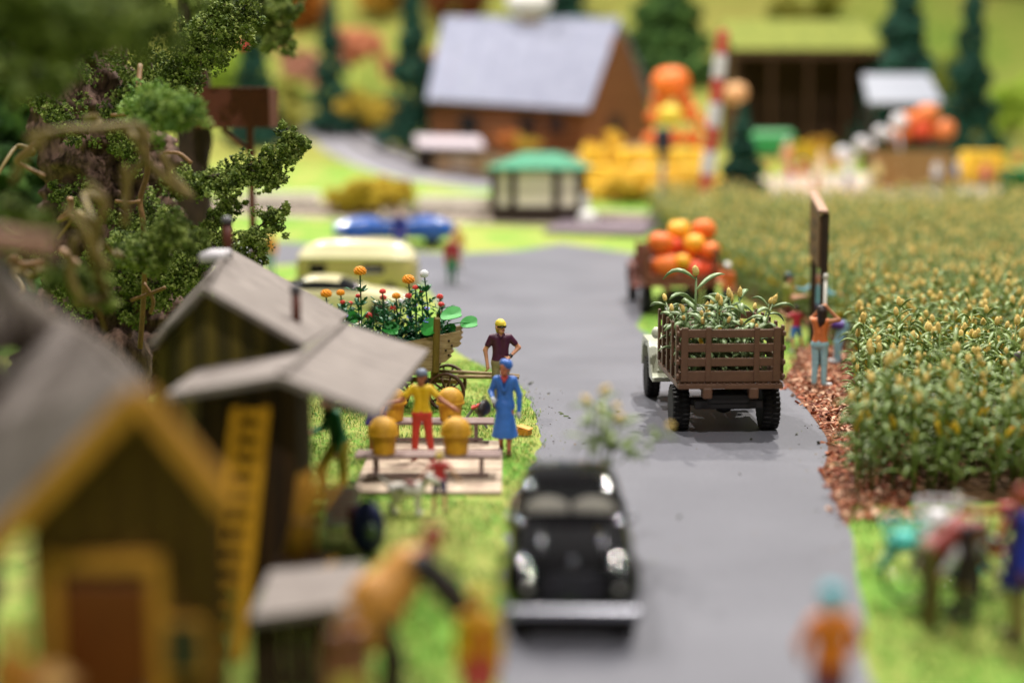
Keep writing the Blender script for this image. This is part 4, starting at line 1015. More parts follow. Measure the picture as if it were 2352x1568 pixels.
# ------------------------------------------------------------------ sheds in the near left
M_ROOF = mat('grey_roof_board', '#5f5550', .75, .12, 2.2, .008, 14, col2='#8c827b', stretch=(1, 4, 1), detail=8)
M_SIDE = mat('brown_siding', '#41280f', .7, .25, 6, .006, 24, stretch=(6, 6, 1)); M_SIDE2 = mat('olive_siding', '#3d3110', .7, .2, 6, .006, 24, stretch=(6, 6, 1)); M_DARKW = mat('dark_brown_wall', '#2e1b0b', .8, .2, 5, .006)
M_YELW = mat('yellow_ochre_wood', '#b8822a', .6, .2, 5, .006, 24); M_PIPE = mat('rust_pipe', '#5a2a1c', .5, .2, 8); M_CAP = mat('grey_cap', '#4a484c', .5, .1)
def boards_wall(parent, a, b, z0, ztop, n, m, m2=None, th=.04, nm='siding_board'):
    """vertical boards from a to b; ztop(t) gives each board's height"""
    a, b = Vector(a), Vector(b); dv = b - a; L = dv.length; ang = math.atan2(dv.y, dv.x)
    for i in range(n):
        t = (i + .5) / n; p = a.lerp(b, t); h = min(ztop((i + .15) / n), ztop((i + .85) / n)) - z0
        mb = MB(); w = L / n - .012
        h0, h1 = ztop(i / n) - z0 - .01, ztop((i + 1) / n) - z0 - .01
        vs = [(-w / 2, -th / 2, 0), (w / 2, -th / 2, 0), (w / 2, th / 2, 0), (-w / 2, th / 2, 0), (-w / 2, -th / 2, h0), (w / 2, -th / 2, h1), (w / 2, th / 2, h1), (-w / 2, th / 2, h0)]
        mb.add(vs, [[3, 2, 1, 0], [4, 5, 6, 7], [0, 1, 5, 4], [1, 2, 6, 5], [2, 3, 7, 6], [3, 0, 4, 7]])
        mb.obj(nm, m2 if (m2 and i % 2) else m, parent, (p.x, p.y + (.012 if i % 2 else 0), z0), (0, 0, ang), smooth=False)
    nl = Vector((-dv.y, dv.x, 0)).normalized() * .05; ks = [0] + [(i + .0) / n for i in range(1, n)] + [1]
    lo_ = [a.lerp(b, t) + nl + Vector((0, 0, z0)) for t in ks]; hi_ = [a.lerp(b, t) + nl + Vector((0, 0, ztop(t) - .02)) for t in ks]; k = len(ks); nl2 = nl * .5
    vs = lo_ + hi_ + [v + nl2 for v in lo_] + [v + nl2 for v in hi_]
    MB().add(vs, [[i, i + 1, k + i + 1, k + i] for i in range(k - 1)] + [[2 * k + i + 1, 2 * k + i, 3 * k + i, 3 * k + i + 1] for i in range(k - 1)]).obj('backing', M_DARKW, parent, smooth=False)
def pipe(parent, p, h, r=.07):
    o = MB().tube([p, Vector(p) + Vector((0, 0, h))], r, 12).obj('chimney_pipe', M_PIPE, parent); q = Vector(p) + Vector((0, 0, h))
    MB().lathe([(r * 1.3, 0), (r * 1.35, .06), (r * .9, .10), (.02, .12)], 12, q).obj('cap', M_CAP, o)
# back shed: saltbox gable
s1 = thing('garden_shed', 'back shed with steep grey roof and olive board gable', 'shed')
F_, B_ = 19.0, 24.6
pk, bk = PD(467, 656, F_), PD(531, 572, B_); le = PD(338, 792, F_); re = PD(700, 790, F_)
lb_ = le + (bk - pk); rb_ = PD(800, 722, B_)
o = MB().slab([pk, bk, rb_, re], .07).obj('roof_panel', M_ROOF, s1, smooth=False)
MB().slab([pk, bk, lb_, le], .07).obj('roof_panel', M_ROOF, s1, smooth=False)
MB().tube([pk + Vector((0, .3, .03)), pk.lerp(bk, .82) + Vector((0, 0, .03))], .05, 6).obj('ridge_cap', M_ROOF, s1)
MB().box(pk.lerp(bk, .62) + Vector((-.1, 0, .08)), (.34, .9, .14), ch=.03).obj('snow_guard', mat('pale_cap', '#b9b4b8', .6), s1, smooth=False)
wa, wb = Vector((le.x + .06, F_ + .22, 0)), Vector((re.x - .03, F_ + .22, 0)); tp = (pk.x - wa.x) / (wb.x - wa.x)
def gz(t): return (le.z + (pk.z - le.z) * t / tp if t < tp else pk.z + (re.z - pk.z) * (t - tp) / (1 - tp)) - .10
boards_wall(s1, wa, wb, 0, gz, 12, mat('green_brown_board', '#5f5018', .7, .2, 6, .006, 24, stretch=(6, 6, 1)), mat('dark_olive_board', '#40360f', .7, .2, 6, .006, 24, stretch=(6, 6, 1)))
boards_wall(s1, (lb_.x + .1, B_ - .2, 0), (wa.x, wa.y, 0), 0, lambda t: le.z - .08, 8, M_SIDE2, M_SIDE)
pipe(s1, pk.lerp(bk, .8) + Vector((.02, 0, -.05)), .55, .075); pp = PD(681, 748, 20.6); pipe(s1, pp - Vector((0, 0, .15)), .62, .065)
# front shed with low pitched roof, the ladder leans on it
s2 = thing('ladder_shed', 'front shed with low grey gable roof and dark brown wall', 'shed')
fp = PD(640, 862, 17.0); fl = PD(380, 905, 17.0); fr = PD(872, 950, 17.0); rbk = PD(985, 803, 21.6); bp = Vector((fp.x + .25, 21.6, fp.z)); bl = Vector((fl.x, 18.85, fl.z)); bp2 = Vector((fp.x + .1, 18.95, fp.z + .0))
MB().slab([fp, bp, rbk, fr], .09).obj('roof_panel', M_ROOF, s2, smooth=False)
MB().slab([fp, bp2, bl, fl], .09).obj('roof_panel', M_ROOF, s2, smooth=False)
MB().box(fp.lerp(bp, .5) + Vector((0, 0, .02)), (.12, 4.3, .05), Matrix.Rotation(-.05, 3, 'Z'), .01).obj('ridge_board', M_ROOF, s2, smooth=False)
def g2(t):
    x = -3.75 + t * (3.75 - 2.6)
    return (fl.z + (fp.z - fl.z) * (x - fl.x) / (fp.x - fl.x) if x < fp.x else fp.z + (fr.z - fp.z) * (x - fp.x) / (fr.x - fp.x)) - .14
boards_wall(s2, (-3.75, 17.4, 0), (-2.6, 17.4, 0), 0, g2, 8, M_DARKW, M_SIDE)
boards_wall(s2, (-2.6, 17.44, 0), (-2.6, 18.7, 0), 0, lambda t: 2.42, 7, M_DARKW, M_SIDE)
# straw bundles leaning on the front shed
M_STRAW = mat('golden_straw', '#8f6312', .8, .3, 10, .03, 20, stretch=(1, 1, .2), col2='#b98a22')
for px, py, d, h, r, lb in ((690, 1270, 16.6, .95, .17, 'upper golden straw bundle leaning on the shed wall'), (690, 1330, 16.2, .6, .17, 'lower golden straw bundle at the foot of the shed wall')):
    p = GX(px, d); m = MB()
    for i in range(26):
        a, q = random.uniform(0, 6.3), r * math.sqrt(random.random()); x, y = q * math.cos(a), q * math.sin(a)
        m.tube([(x * 1.1, y * 1.1, 0), (x * .7 + .08, y * .7, h * .5), (x * 1.5 + .26, y * 1.5 + .1, h + random.uniform(-.1, .1))], .028, 5)
    z0 = .62 if h > .9 else 0.0
    o = m.obj('straw_bundle', M_STRAW, None, (p.x, p.y, z0)); tag(o, lb, 'straw')
    MB().lathe([(r * .8, -.02), (r * .85, 0), (r * .8, .02), (r * .7, 0)], 14, (.08, 0, h * .5), ring=True).obj('tie', M_TWIG, o)
cr = thing('crate', 'dark wooden crate under the golden straw bundle', 'crate', GX(700, 16.6))
for i in range(4):
    for s in (-1, 1): piece('slat', (.62, .03, .13), (0, s * .27, .09 + i * .15), cr, M_DARKW)
    for s in (-1, 1): piece('slat', (.03, .5, .13), (s * .30, 0, .09 + i * .15), cr, M_DARKW)
piece('lid', (.64, .58, .03), (0, 0, .605), cr, M_DARKW)
# ladder
M_LAD = mat('ladder_yellow', '#946c06', .7, .15, 6, .003, spec=.1)
ld = thing('ladder', 'yellow wooden ladder leaning against the dark shed wall', 'ladder')
lt, lbm = PD(588, 935, 17.15), PD(500, 1640, 14.9); lbm.z = .02
dv = lt - lbm; wv = Vector((1, .06, 0)).normalized(); nv_ = dv.normalized().cross(wv)
Rl = Matrix((wv, (dv.normalized().cross(wv)).normalized() * -1, dv.normalized())).transposed()
for s in (-1, 1):
    o = MB().box((0, 0, 0), (.115, .06, dv.length), ch=.015).obj('rail', M_LAD, ld, smooth=False); o.matrix_local = Matrix.Translation((lt + lbm) / 2 + wv * s * .17) @ Rl.to_4x4()
n = 13
for i in range(n):
    o = MB().box((0, 0, 0), (.25, .045, .135), ch=.012).obj('rung', M_LAD, ld, smooth=False); o.matrix_local = Matrix.Translation(lbm.lerp(lt, (i + .6) / n)) @ Rl.to_4x4()
# low hutch in front
hu_ = thing('hutch', 'low hutch with sloping grey lid in front of the ladder shed', 'hutch', GX(705, 14.3))
hx = Vector(hu_.location); q = [PD(575, 1418, 13.9) - hx, PD(810, 1385, 13.9) - hx, PD(838, 1290, 15.0) - hx, PD(620, 1310, 15.0) - hx]
MB().slab(q, .08).obj('lid', M_ROOF, hu_, smooth=False)
for i in range(6): piece('board', (.155, .04, .85), (-.44 + i * .165, -.25, .425), hu_, M_DARKW)
for s in (-1, 1):
    for i in range(3): piece('side_board', (.04, .22, .85), (s * .48, -.10 + i * .235, .425), hu_, M_DARKW)
# nearest little cabin
nc = thing('near_cabin', 'nearest small cabin with ochre barge boards and orange brown door', 'cabin')
d0 = 11.4; pk = PD(322, 880, d0); re = PD(535, 1140, d0 - .1); le = PD(-30, 1250, d0 + .1); bk_ = Vector((-1.5, 3.0, .1))
MB().slab([pk, pk + bk_, re + bk_, re], .07).obj('roof_panel', M_ROOF, nc, smooth=False)
MB().slab([pk, pk + bk_, le + bk_ + Vector((-.5, 0, 0)), le], .07).obj('roof_panel', M_ROOF, nc, smooth=False)
def barge(a, b):
    v = b - a; o = MB().box((0, 0, 0), (v.length, .06, .20), ch=.02).obj('barge_board', M_YELW, nc, smooth=False)
    x = v.normalized(); y = Vector((0, 1, 0)); z = x.cross(y).normalized(); o.matrix_local = Matrix.Translation((a + b) / 2 + Vector((0, -.06, -.08))) @ Matrix((x, z.cross(x), z)).transposed().to_4x4()
barge(pk, re); barge(le, pk)
wl, wr_ = le.x + .25, re.x - .16
def g3(t):
    x = wl + t * (wr_ - wl)
    return (le.z + (pk.z - le.z) * (x - le.x) / (pk.x - le.x) if x < pk.x else pk.z + (re.z - pk.z) * (x - pk.x) / (re.x - pk.x)) - .12
boards_wall(nc, (wl, d0 + .35, 0), (wr_, d0 + .35, 0), 0, g3, 12, mat('golden_brown_siding', '#6b4e16', .7, .2, 5, .006, stretch=(6, 6, 1)), mat('brown_timber', '#553710', .7, .2, 5, .006, stretch=(6, 6, 1)))
boards_wall(nc, (wr_, d0 + .38, 0), (wr_ - 1.1, d0 + 2.6, 0), 0, lambda t: re.z - .05, 8, M_DARKW, M_SIDE)
dx = PD(215, 1300, d0).x; door = MB().box((dx, d0 + .30, .95), (.72, .05, 1.9), ch=.015).obj('door', mat('orange_brown_door', '#6b3408', .5, .2, 5, stretch=(6, 6, 1)), nc, smooth=False)
MB().ell((dx + .28, d0 + .24, .95), (.035, .035, .035), 10, 8).obj('knob', M_CHROME, door)
for x in (dx - .43, dx + .43): piece('door_frame', (.12, .07, 2.0), (x, d0 + .28, 1.0), nc, M_YELW)
piece('lintel', (.98, .07, .13), (dx, d0 + .28, 2.07), nc, M_YELW)
wn = piece('window_frame', (.42, .06, .5), (wr_ - .36, d0 + .29, 1.35), nc, M_YELW); MB().box((0, -.02, 0), (.32, .04, .4)).obj('pane', M_GLASSD, wn, smooth=False)

# poster board and rucksack beside the shed
ps = thing('poster_board', 'white poster board with faint pink print leaning by the shed', 'sign', GX(788, 19.6), R(8))
z1, z0 = z_at(1116, 19.6), z_at(1206, 19.6)
piece('panel', (.47, .025, z1 - z0), (0, 0, (z1 + z0) / 2), ps, mat('poster_white', '#cfc4c8', .6, .05), ch=.005)
for i in range(6): piece('print_line', (.38 - .06 * (i % 3), .006, .028), (-.01, -.016, z1 - .07 - i * .07), ps, mat('pink_print', '#c07a80', .7, .1), ch=.001)
for s in (-1, 1): piece('leg', (.03, .03, z0), (s * .18, .01, z0 / 2), ps, M_SIDE, ch=.004)
rk = thing('rucksack', 'navy blue rucksack with rust brown side panel standing on the grass', 'rucksack', GX(845, 18.9), R(-20))
MB().ell((0, 0, .36), (.24, .17, .36), 18, 12).obj('pack', paint('#232c5c'), rk); MB().box((-.20, -.03, .42), (.10, .16, .44), ch=.04).obj('side_panel', paint('#6a2410'), rk, smooth=False)
MB().ell((.12, -.15, .36), (.09, .05, .10), 12, 8).obj('pocket', paint('#6f8472'), rk); MB().tube([(-.08, .1, .68), (0, .05, .78), (.08, .1, .68)], .02, 6).obj('handle', paint('#171c3a'), rk)

# ------------------------------------------------------------------ bee skeps on plank benches
M_BENCH = mat('weathered_bench', '#6a5048', .6, .15, 5, .004, 20, col2='#8f7a74', stretch=(1, 6, 6))
M_SLAB = mat('pale_slab', '#a38a7a', .8, .1, 3, .004, 30, col2='#bfae96')
sl = thing('paving_slab', 'pale pinkish paving slab under the bee benches', 'paving', (-1.3, 23.95, .0))
for i, (y, h) in enumerate(((-1.6, .70), (-.85, .70), (-.1, .70), (.65, .70), (1.4, .70))):
    piece('stone', (2.28, h, .05), (0, y, .035), sl, M_SLAB, ch=.012)
def bench(label, pa, pb, d, zt, n=3):
    a, b = PZ(pa, 1050, zt), PZ(pb, 1050, zt); xa, xb = GX(pa, d).x, GX(pb, d).x; L = xb - xa
    t = thing('plank_bench', label, 'bench', ((xa + xb) / 2, d, .06)); z = zt - .06
    for i in range(n): piece('plank', (L, .15, .05), (0, -.16 + i * .16, z - .025), t, M_BENCH, ch=.01)
    for s in (-1, 1):
        x = s * (L / 2 - .32)
        for yy in (-.16, .16): piece('leg', (.06, .06, z - .05), (x, yy, (z - .05) / 2), t, M_BENCH, ch=.008)
        piece('crosspiece', (.06, .44, .05), (x, 0, z - .078), t, M_BENCH, ch=.008)
    piece('stretcher', (L - .4, .05, .05), (0, -.19, .05), t, M_BENCH, ch=.008)
    return t
bench('front plank bench with two yellow bee skeps', 818, 1152, 23.1, .42); bench('rear plank bench with two yellow bee skeps', 870, 1135, 25.75, .42)
M_SKEP = mat('yellow_skep', '#b98413', .55, .1, 8, .004, 40, col2='#dba522')
def skep(label, px, d, hole=True):
    p = GX(px, d); pr = []
    def coil(r0, r1, za, zb, n):
        for i in range(n):
            for j in range(4):
                t = (i + j / 4) / n; r = r0 + (r1 - r0) * t; pr.append((r + .007 * math.sin(j / 4 * math.pi), za + (zb - za) * t))
    pr.append((.02, 0)); coil(.175, .205, 0, .29, 8); pr.append((.205, .29)); pr.append((.250, .295)); pr.append((.255, .335)); pr.append((.24, .345))
    for i in range(40):
        t = i / 40; a = t * math.pi / 2; pr.append((.236 * math.cos(a) + .009 * abs(math.sin(i * math.pi / 4)), .35 + .24 * math.sin(a)))
    pr.append((.004, .592))
    o = MB().lathe(pr, 30).obj('bee_skep', M_SKEP, None, (p.x, d, .42)); tag(o, label, 'beehive', 'yellow bee skeps on the benches')
    if hole: MB().lathe([(.035, -.01), (.036, .006), (.028, .006), (.001, .002)], 14, (.0, -.205, .09), Matrix.Rotation(R(86), 3, 'X')).obj('entrance', paint('#2a1a0c'), o)
skep('yellow bee skep on the front bench nearest the shed', 882, 23.05, False); skep('yellow bee skep on the front bench beside the blond child', 1048, 23.05, False)
skep('yellow bee skep with dark entrance hole on the rear bench', 1035, 25.7); skep('yellow bee skep on the rear bench behind the violet dress', 903, 25.7, False)
# grey and red hand tool frame beside the bench, and small orange box on the grass
tl = thing('garden_trestle', 'small grey folding trestle with red seat behind the rear bench', 'trestle', GX(1092, 27.0))
piece('leg', (.05, .05, .55), (-.14, 0, .24), tl, paint('#7d7f7a'), (0, R(38), 0)); piece('leg', (.05, .05, .45), (.10, 0, .2), tl, paint('#7d7f7a'), (0, R(-32), 0)); piece('seat', (.26, .22, .04), (.05, 0, .44), tl, paint('#c0483c'), (0, R(-20), 0))
bx_ = thing('seed_box', 'small orange seed box lying on the grass behind the blue coat', 'box', GX(1203, 26.4), R(-25))
piece('side', (.24, .02, .12), (0, -.09, .07), bx_, paint('#d08a2c')); piece('side', (.24, .02, .12), (0, .09, .07), bx_, paint('#d08a2c')); piece('end', (.02, .16, .12), (-.11, 0, .07), bx_, paint('#d08a2c')); piece('end', (.02, .16, .12), (.11, 0, .07), bx_, paint('#d08a2c')); piece('lid', (.26, .2, .02), (.02, 0, .15), bx_, paint('#d9973a'), (0, R(12), 0))

# ------------------------------------------------------------------ flower cart
CD = 29.4
M_CART = mat('weathered_cart', '#7d6540', .65, .2, 4, .006, 20, col2='#b09670', stretch=(1, 6, 6)); M_POST = mat('cart_post', '#6f5a1e', .6, .2, 6, .004, 30, stretch=(5, 5, 1)); M_WHEELW = mat('cart_wheel', '#3a2413', .5, .25, 8, .004, 40, col2='#5a3620')
ct = thing('flower_cart', 'old wooden hand cart loaded with bright flowers', 'cart', GX(905, CD))
co = Vector(ct.location)
def cpt(px, py, d=CD): return PD(px, py, d) - co
def jag_board(p0, p1, h, th, jag, y, parent=ct):
    """plank with a splintered end"""
    n = len(jag); top = [p0 + Vector((0, y, 0)), p1 + Vector((0, y, 0))]
    vs = [top[0], top[1]]; dv = (p1 - p0).normalized(); dn = Vector((dv.z, 0, -dv.x)) if dv.x > 0 else Vector((-dv.z, 0, dv.x))
    for i, j in enumerate(jag): vs.append(top[1] + dn * h * (i + 1) / n + dv * j)
    vs.append(top[0] + dn * h); k = len(vs)
    allv = [v + Vector((0, -th / 2, 0)) for v in vs] + [v + Vector((0, th / 2, 0)) for v in vs]
    MB().add(allv, [list(range(k - 1, -1, -1)), list(range(k, 2 * k))] + [[i, (i + 1) % k, k + (i + 1) % k, k + i] for i in range(k)]).obj('side_plank', M_CART, parent, smooth=False)
for yy in (-.42, .42):
    jag_board(cpt(745, 818), cpt(1058, 753), .30, .045, [.03, -.02, .01, -.05, -.02, -.10], yy)
    jag_board(cpt(745, 856), cpt(1040, 790), .26, .05, [-.01, .03, -.06, -.04, -.12, -.2], yy + .006)
    jag_board(cpt(745, 885), cpt(1008, 824), .14, .04, [-.01, -.03, -.06], yy)
    piece('side_post', (.13, .10, 1.12), cpt(1005, 785) + Vector((0, yy - .07 if yy < 0 else yy + .07, 0)), ct, M_POST, (0, R(2), 0), .03)
    piece('side_post', (.10, .09, .85), cpt(800, 840) + Vector((0, yy - .07 if yy < 0 else yy + .07, 0)), ct, M_POST, (0, 0, 0), .02)
a = math.atan2(cpt(1040, 800).z - cpt(745, 862).z, cpt(1040, 800).x - cpt(745, 862).x)
for i in range(5): piece('floor_plank', (2.45, .155, .04), cpt(880, 852) + Vector((0, -.34 + i * .17, 0)), ct, M_CART, (0, -a, 0))
for i in range(4): 
    p = cpt(1040 + (i % 2) * 10, 772 + i * 5); MB().lathe([(.022, -.01), (.022, .01), (.012, .016)], 8, p + Vector((-.06 - .03 * i, -.45, -.03 - .05 * i)), Matrix.Rotation(math.pi / 2, 3, 'X')).obj('nail_hole', paint('#2c1c0e'), ct)
piece('axle', (.10, 1.25, .10), cpt(1027, 889), ct, M_POST); piece('bolster', (.14, .9, .22), cpt(1000, 858) + Vector((0, 0, 0)), ct, M_POST)
piece('perch', (1.5, .08, .09), cpt(965, 872), ct, M_POST, (0, R(3), 0))
for yy in (-.32, .32): MB().tube([cpt(1000, 858) + Vector((0, yy, 0)), cpt(1100, 859) + Vector((0, yy * .7 - .1, 0)), cpt(1192, 860) + Vector((0, -.25 + yy * .3, 0))], .037, 8).obj('shaft', M_CART, ct)
def spoked(c, r, parent, rz):
    o = MB().lathe([(r * .86, -.035), (r, -.04), (r, .04), (r * .86, .035)], 36, (0, 0, 0), Matrix.Rotation(math.pi / 2, 3, 'X'), ring=True).obj('cart_wheel', M_WHEELW, parent, c, (0, 0, rz))
    for i in range(10):
        an = i * 2 * math.pi / 10; d_ = Vector((math.cos(an), 0, math.sin(an))); MB().tube([d_ * r * .12, d_ * r * .88], [.026, .02], 6).obj('spoke', M_WHEELW, o)
    MB().lathe([(.03, -.10), (.06, -.09), (.075, 0), (.06, .09), (.03, .10)], 14, (0, 0, 0), Matrix.Rotation(math.pi / 2, 3, 'X')).obj('hub', M_WHEELW, o)
spoked(cpt(1027, 889) + Vector((0, -.55, 0)), .385, ct, R(-12)); spoked(cpt(1027, 889) + Vector((0, .55, 0)), .385, ct, R(-12)); spoked(cpt(905, 893) + Vector((0, -.55, 0)), .36, ct, 0); spoked(cpt(905, 893) + Vector((0, .55, 0)), .36, ct, 0)

# flowers
M_FST = mat('flower_stem', '#1c4a2c', .4, .2, 6); M_FLE = mat('flower_leaf', '#1f6238', .38, .2, 6); M_FLE2 = mat('big_leaf', '#2f8f35', .6, .12, 6)
FC = {'orange': '#f5a01a', 'white': '#f0f0f2', 'red': '#e0463c', 'blue': '#6f7fdc', 'daisy': '#ece8d8', 'gold': '#e0a01e'}
def zc(zx, zy): return ((740 + zx / 4.3556) * .9408, (640 + zy / 4.3556) * .9408)
def leaf(m, p, dv, L, w):
    dv = Vector(dv).normalized(); m.tube([p, Vector(p) + dv * L * .3, Vector(p) + dv * L * .65 + Vector((0, 0, .01)), Vector(p) + dv * L], [.008, w * .9, w, .006], 6, .28)
NTH = ['first', 'second', 'third', 'fourth', 'fifth', 'sixth', 'seventh', 'eighth', 'ninth', 'tenth', 'eleventh', 'twelfth', 'thirteenth']
FL = [('orange', 605, 95, .125), ('orange', 1120, 185, .125), ('orange', 990, 358, .085), ('orange', 245, 335, .115), ('orange', 398, 325, .085),
      ('white', 1288, 125, .088), ('white', 888, 448, .066), ('white', 1050, 425, .07),
      ('red', 845, 312, .068), ('red', 852, 375, .070), ('red', 965, 485, .078), ('red', 1195, 270, .062), ('red', 1122, 358, .072), ('red', 1262, 312, .05), ('red', 1453, 365, .068), ('red', 1467, 448, .066), ('red', 690, 565, .08), ('red', 505, 437, .055), ('red', 420, 425, .055), ('red', 585, 360, .055),
      ('blue', 1140, 580, .085), ('blue', 1315, 495, .075), ('blue', 1320, 620, .09), ('blue', 1190, 460, .06), ('blue', 455, 570, .05),
      ('daisy', 585, 640, .09), ('daisy', 680, 690, .09), ('daisy', 765, 425, .06)]
byc = {}
for f in FL: byc.setdefault(f[0], []).append(f)
for c_ in byc: byc[c_].sort(key=lambda f: f[1])
for i, (c_, zx, zy, r) in enumerate(FL):
    px, py = zc(zx, zy); d = CD + ((i * 7) % 11 - 5) * .055; h = PD(px, py, d); base = Vector((h.x + random.uniform(-.10, .10) * (h.z - 1.0), d + random.uniform(-.05, .05), 1.02))
    if zx < 700: base.z = .85
    nth = NTH[byc[c_].index((c_, zx, zy, r))]
    kind = {'orange': 'orange pompom flower', 'white': 'white pompom flower', 'red': 'red button flower', 'blue': 'blue aster with orange eye', 'daisy': 'white daisy with yellow eye'}[c_]
    t = thing('flower', '%s in the cart, %s of its colour from the shed side' % (kind, nth), 'flower', base, 0, 'flowers in the wooden cart')
    hv = h - base; mid = hv * .5 + Vector((random.uniform(-.03, .03), 0, 0)); L = smooth_line([(0, 0, 0), mid, hv], 4)
    MB().tube(L, .016, 6).obj('stem', M_FST, t)
    lm = MB(); n = 5 + int(hv.length * 13)
    for k in range(n):
        q = L[1 + int(random.random() ** 1.3 * (len(L) - 3))]; az = random.uniform(0, 6.3); dvv = Vector((math.cos(az), math.sin(az) * .6, random.uniform(.2, .9)))
        if hv.length > .75 and k % 3 == 0:
            e = q + dvv.normalized() * random.uniform(.12, .2); lm.tube([q, e], .008, 5); leaf(lm, e, dvv, .15, .046); leaf(lm, q.lerp(e, .6), (dvv.x, dvv.y, -.1), .09, .026); leaf(lm, q.lerp(e, .5), (dvv.x * .3, dvv.y, 1), .09, .026)
        else: leaf(lm, q, dvv, random.uniform(.14, .22), random.uniform(.042, .062))
    for s in (-1, 1): leaf(lm, hv * .93 - Vector((0, 0, r * .6)), (s, 0, .5), .075, .026)
    tag(lm.obj('leaves', M_FLE, t), kind='stuff')
    if c_ in ('orange', 'white', 'red'):
        m = MB(); fl = .78 if c_ != 'white' else .95
        m.ell(hv, (r * .86, r * .86, r * .86 * fl), 12, 8)
        nb = 60 if c_ == 'white' else 46
        for k in range(nb):
            zf = 1 - 1.75 * (k + .5) / nb; q = math.sqrt(max(0, 1 - zf * zf)); az = k * 2.39996; nn = Vector((q * math.cos(az), q * math.sin(az), zf * fl))
            m.ell(hv + nn * r * .86, (r * .19,) * 3 if c_ == 'white' else (r * .22, r * .22, r * .16), 6, 4)
        m.obj('bloom', mat('bloom_' + c_, FC[c_], .35, .12, 30), t)
    else:
        m = MB(); tilt = Matrix.Rotation(R(26), 3, 'X')
        for k in range(9):
            az = k * 2 * math.pi / 9; dvv = tilt @ Vector((math.cos(az), math.sin(az), .12)); m.tube([hv + dvv * r * .2, hv + dvv * r * .6, hv + dvv * r], [r * .16, r * .28, r * .10], 6, .3, tilt @ Vector((0, 0, 1)))
        m.obj('petals', mat('bloom_' + c_, FC[c_], .4, .1, 20), t)
        MB().ell(hv + tilt @ Vector((0, 0, r * .12)), (r * .3, r * .3, r * .18), 10, 6).obj('eye', mat('eye_' + c_, '#c9642c' if c_ == 'blue' else '#d9a818', .5), t)
# leafy filler and straw in the cart
for i in range(34):
    px = 795 + i * 7.2 + random.uniform(-4, 4); py = random.uniform(742, 775); p = PD(px, py, CD + random.uniform(-.3, .3)); t = thing('leafy_sprig', 'low dark green sprig filling the bed of the flower cart', 'plant', (p.x, p.y, .98), 0, 'green sprigs in the cart')
    hgt = p.z - .98; m = MB()
    MB().tube([(0, 0, 0), (0, 0, hgt)], .012, 5).obj('stem', M_FST, t)
    for k in range(12):
        az = random.uniform(0, 6.3); leaf(m, (0, 0, hgt * random.uniform(.2, 1)), (math.cos(az), math.sin(az), random.uniform(.2, 1.2)), random.uniform(.12, .22), random.uniform(.03, .055))
    tag(m.obj('leaves', M_FLE, t), kind='stuff')
m = MB()
for i in range(70):
    px = random.choice((970, 985, 1013, 978)) + random.uniform(-14, 14); p = PD(px, 808, CD - .25) - co; p.z = .95; m.tube([p, p + Vector((random.uniform(-.05, .05), random.uniform(-.05, .05), random.uniform(.2, .42)))], .010, 4)
o = m.obj('straw_tuft', mat('pale_straw', '#a39a3a', .7, .2, 20), None, co); tag(o, 'yellow straw tuft standing in the flower cart behind the side plank', 'straw')
# broad glossy leaves at the cart end
def heart_leaf(px, py, d, r, rx, rz, bpx, bpy, lb):
    c = PD(px, py, d); vs = []; n = 22
    for i in range(n):
        a_ = 2 * math.pi * i / n; q = r * (1 - .32 * max(0, math.cos(a_)) ** 6); vs.append((q * math.cos(a_) * 1.15, q * math.sin(a_)))
    M3 = Matrix.Rotation(rz, 3, 'Y') @ Matrix.Rotation(rx, 3, 'X')
    up_ = [M3 @ Vector((x, y, .008 + .25 * y * y / r)) for x, y in vs]; dn = [M3 @ Vector((x, y, -.008 + .25 * y * y / r)) for x, y in vs]
    t = thing('broad_leaf', lb, 'leaf', c, 0, 'broad leaves at the cart end')
    MB().add(up_ + dn + [M3 @ Vector((0, 0, .006)), M3 @ Vector((0, 0, -.006))], [[i, (i + 1) % n, 2 * n] for i in range(n)] + [[n + (i + 1) % n, n + i, 2 * n + 1] for i in range(n)] + [[i, n + i, n + (i + 1) % n, (i + 1) % n] for i in range(n)]).obj('blade', M_FLE2, t, smooth=False)
    e = PD(bpx, bpy, d) - c; MB().tube([(0, 0, 0), e * .4 + Vector((0, 0, .03)), e], .012, 6).obj('stalk', M_FLE2, t)
for a_, lb in (((*zc(1590, 560), CD - .3, .215, R(28), R(-12), *zc(1500, 720)), 'large green leaf just above the cart post'), ((*zc(1775, 650), CD - .3, .175, R(34), R(-6), *zc(1560, 660)), 'heart shaped green leaf sticking out past the cart end'), ((*zc(1360, 690), CD - .38, .19, R(52), R(-30), *zc(1400, 770)), 'large green leaf beside the cart post'), ((*zc(940, 715), CD - .2, .17, R(40), R(10), *zc(960, 780)), 'dark broad leaf low in the cart near the shed roof'), ((*zc(1570, 712), CD - .1, .12, R(75), R(5), *zc(1540, 740)), 'small green leaf lying on the cart end plank'), ((*zc(530, 590), CD - .1, .13, R(70), R(0), *zc(560, 640)), 'small dark leaf under the orange pompom')):
    heart_leaf(*a_, lb)

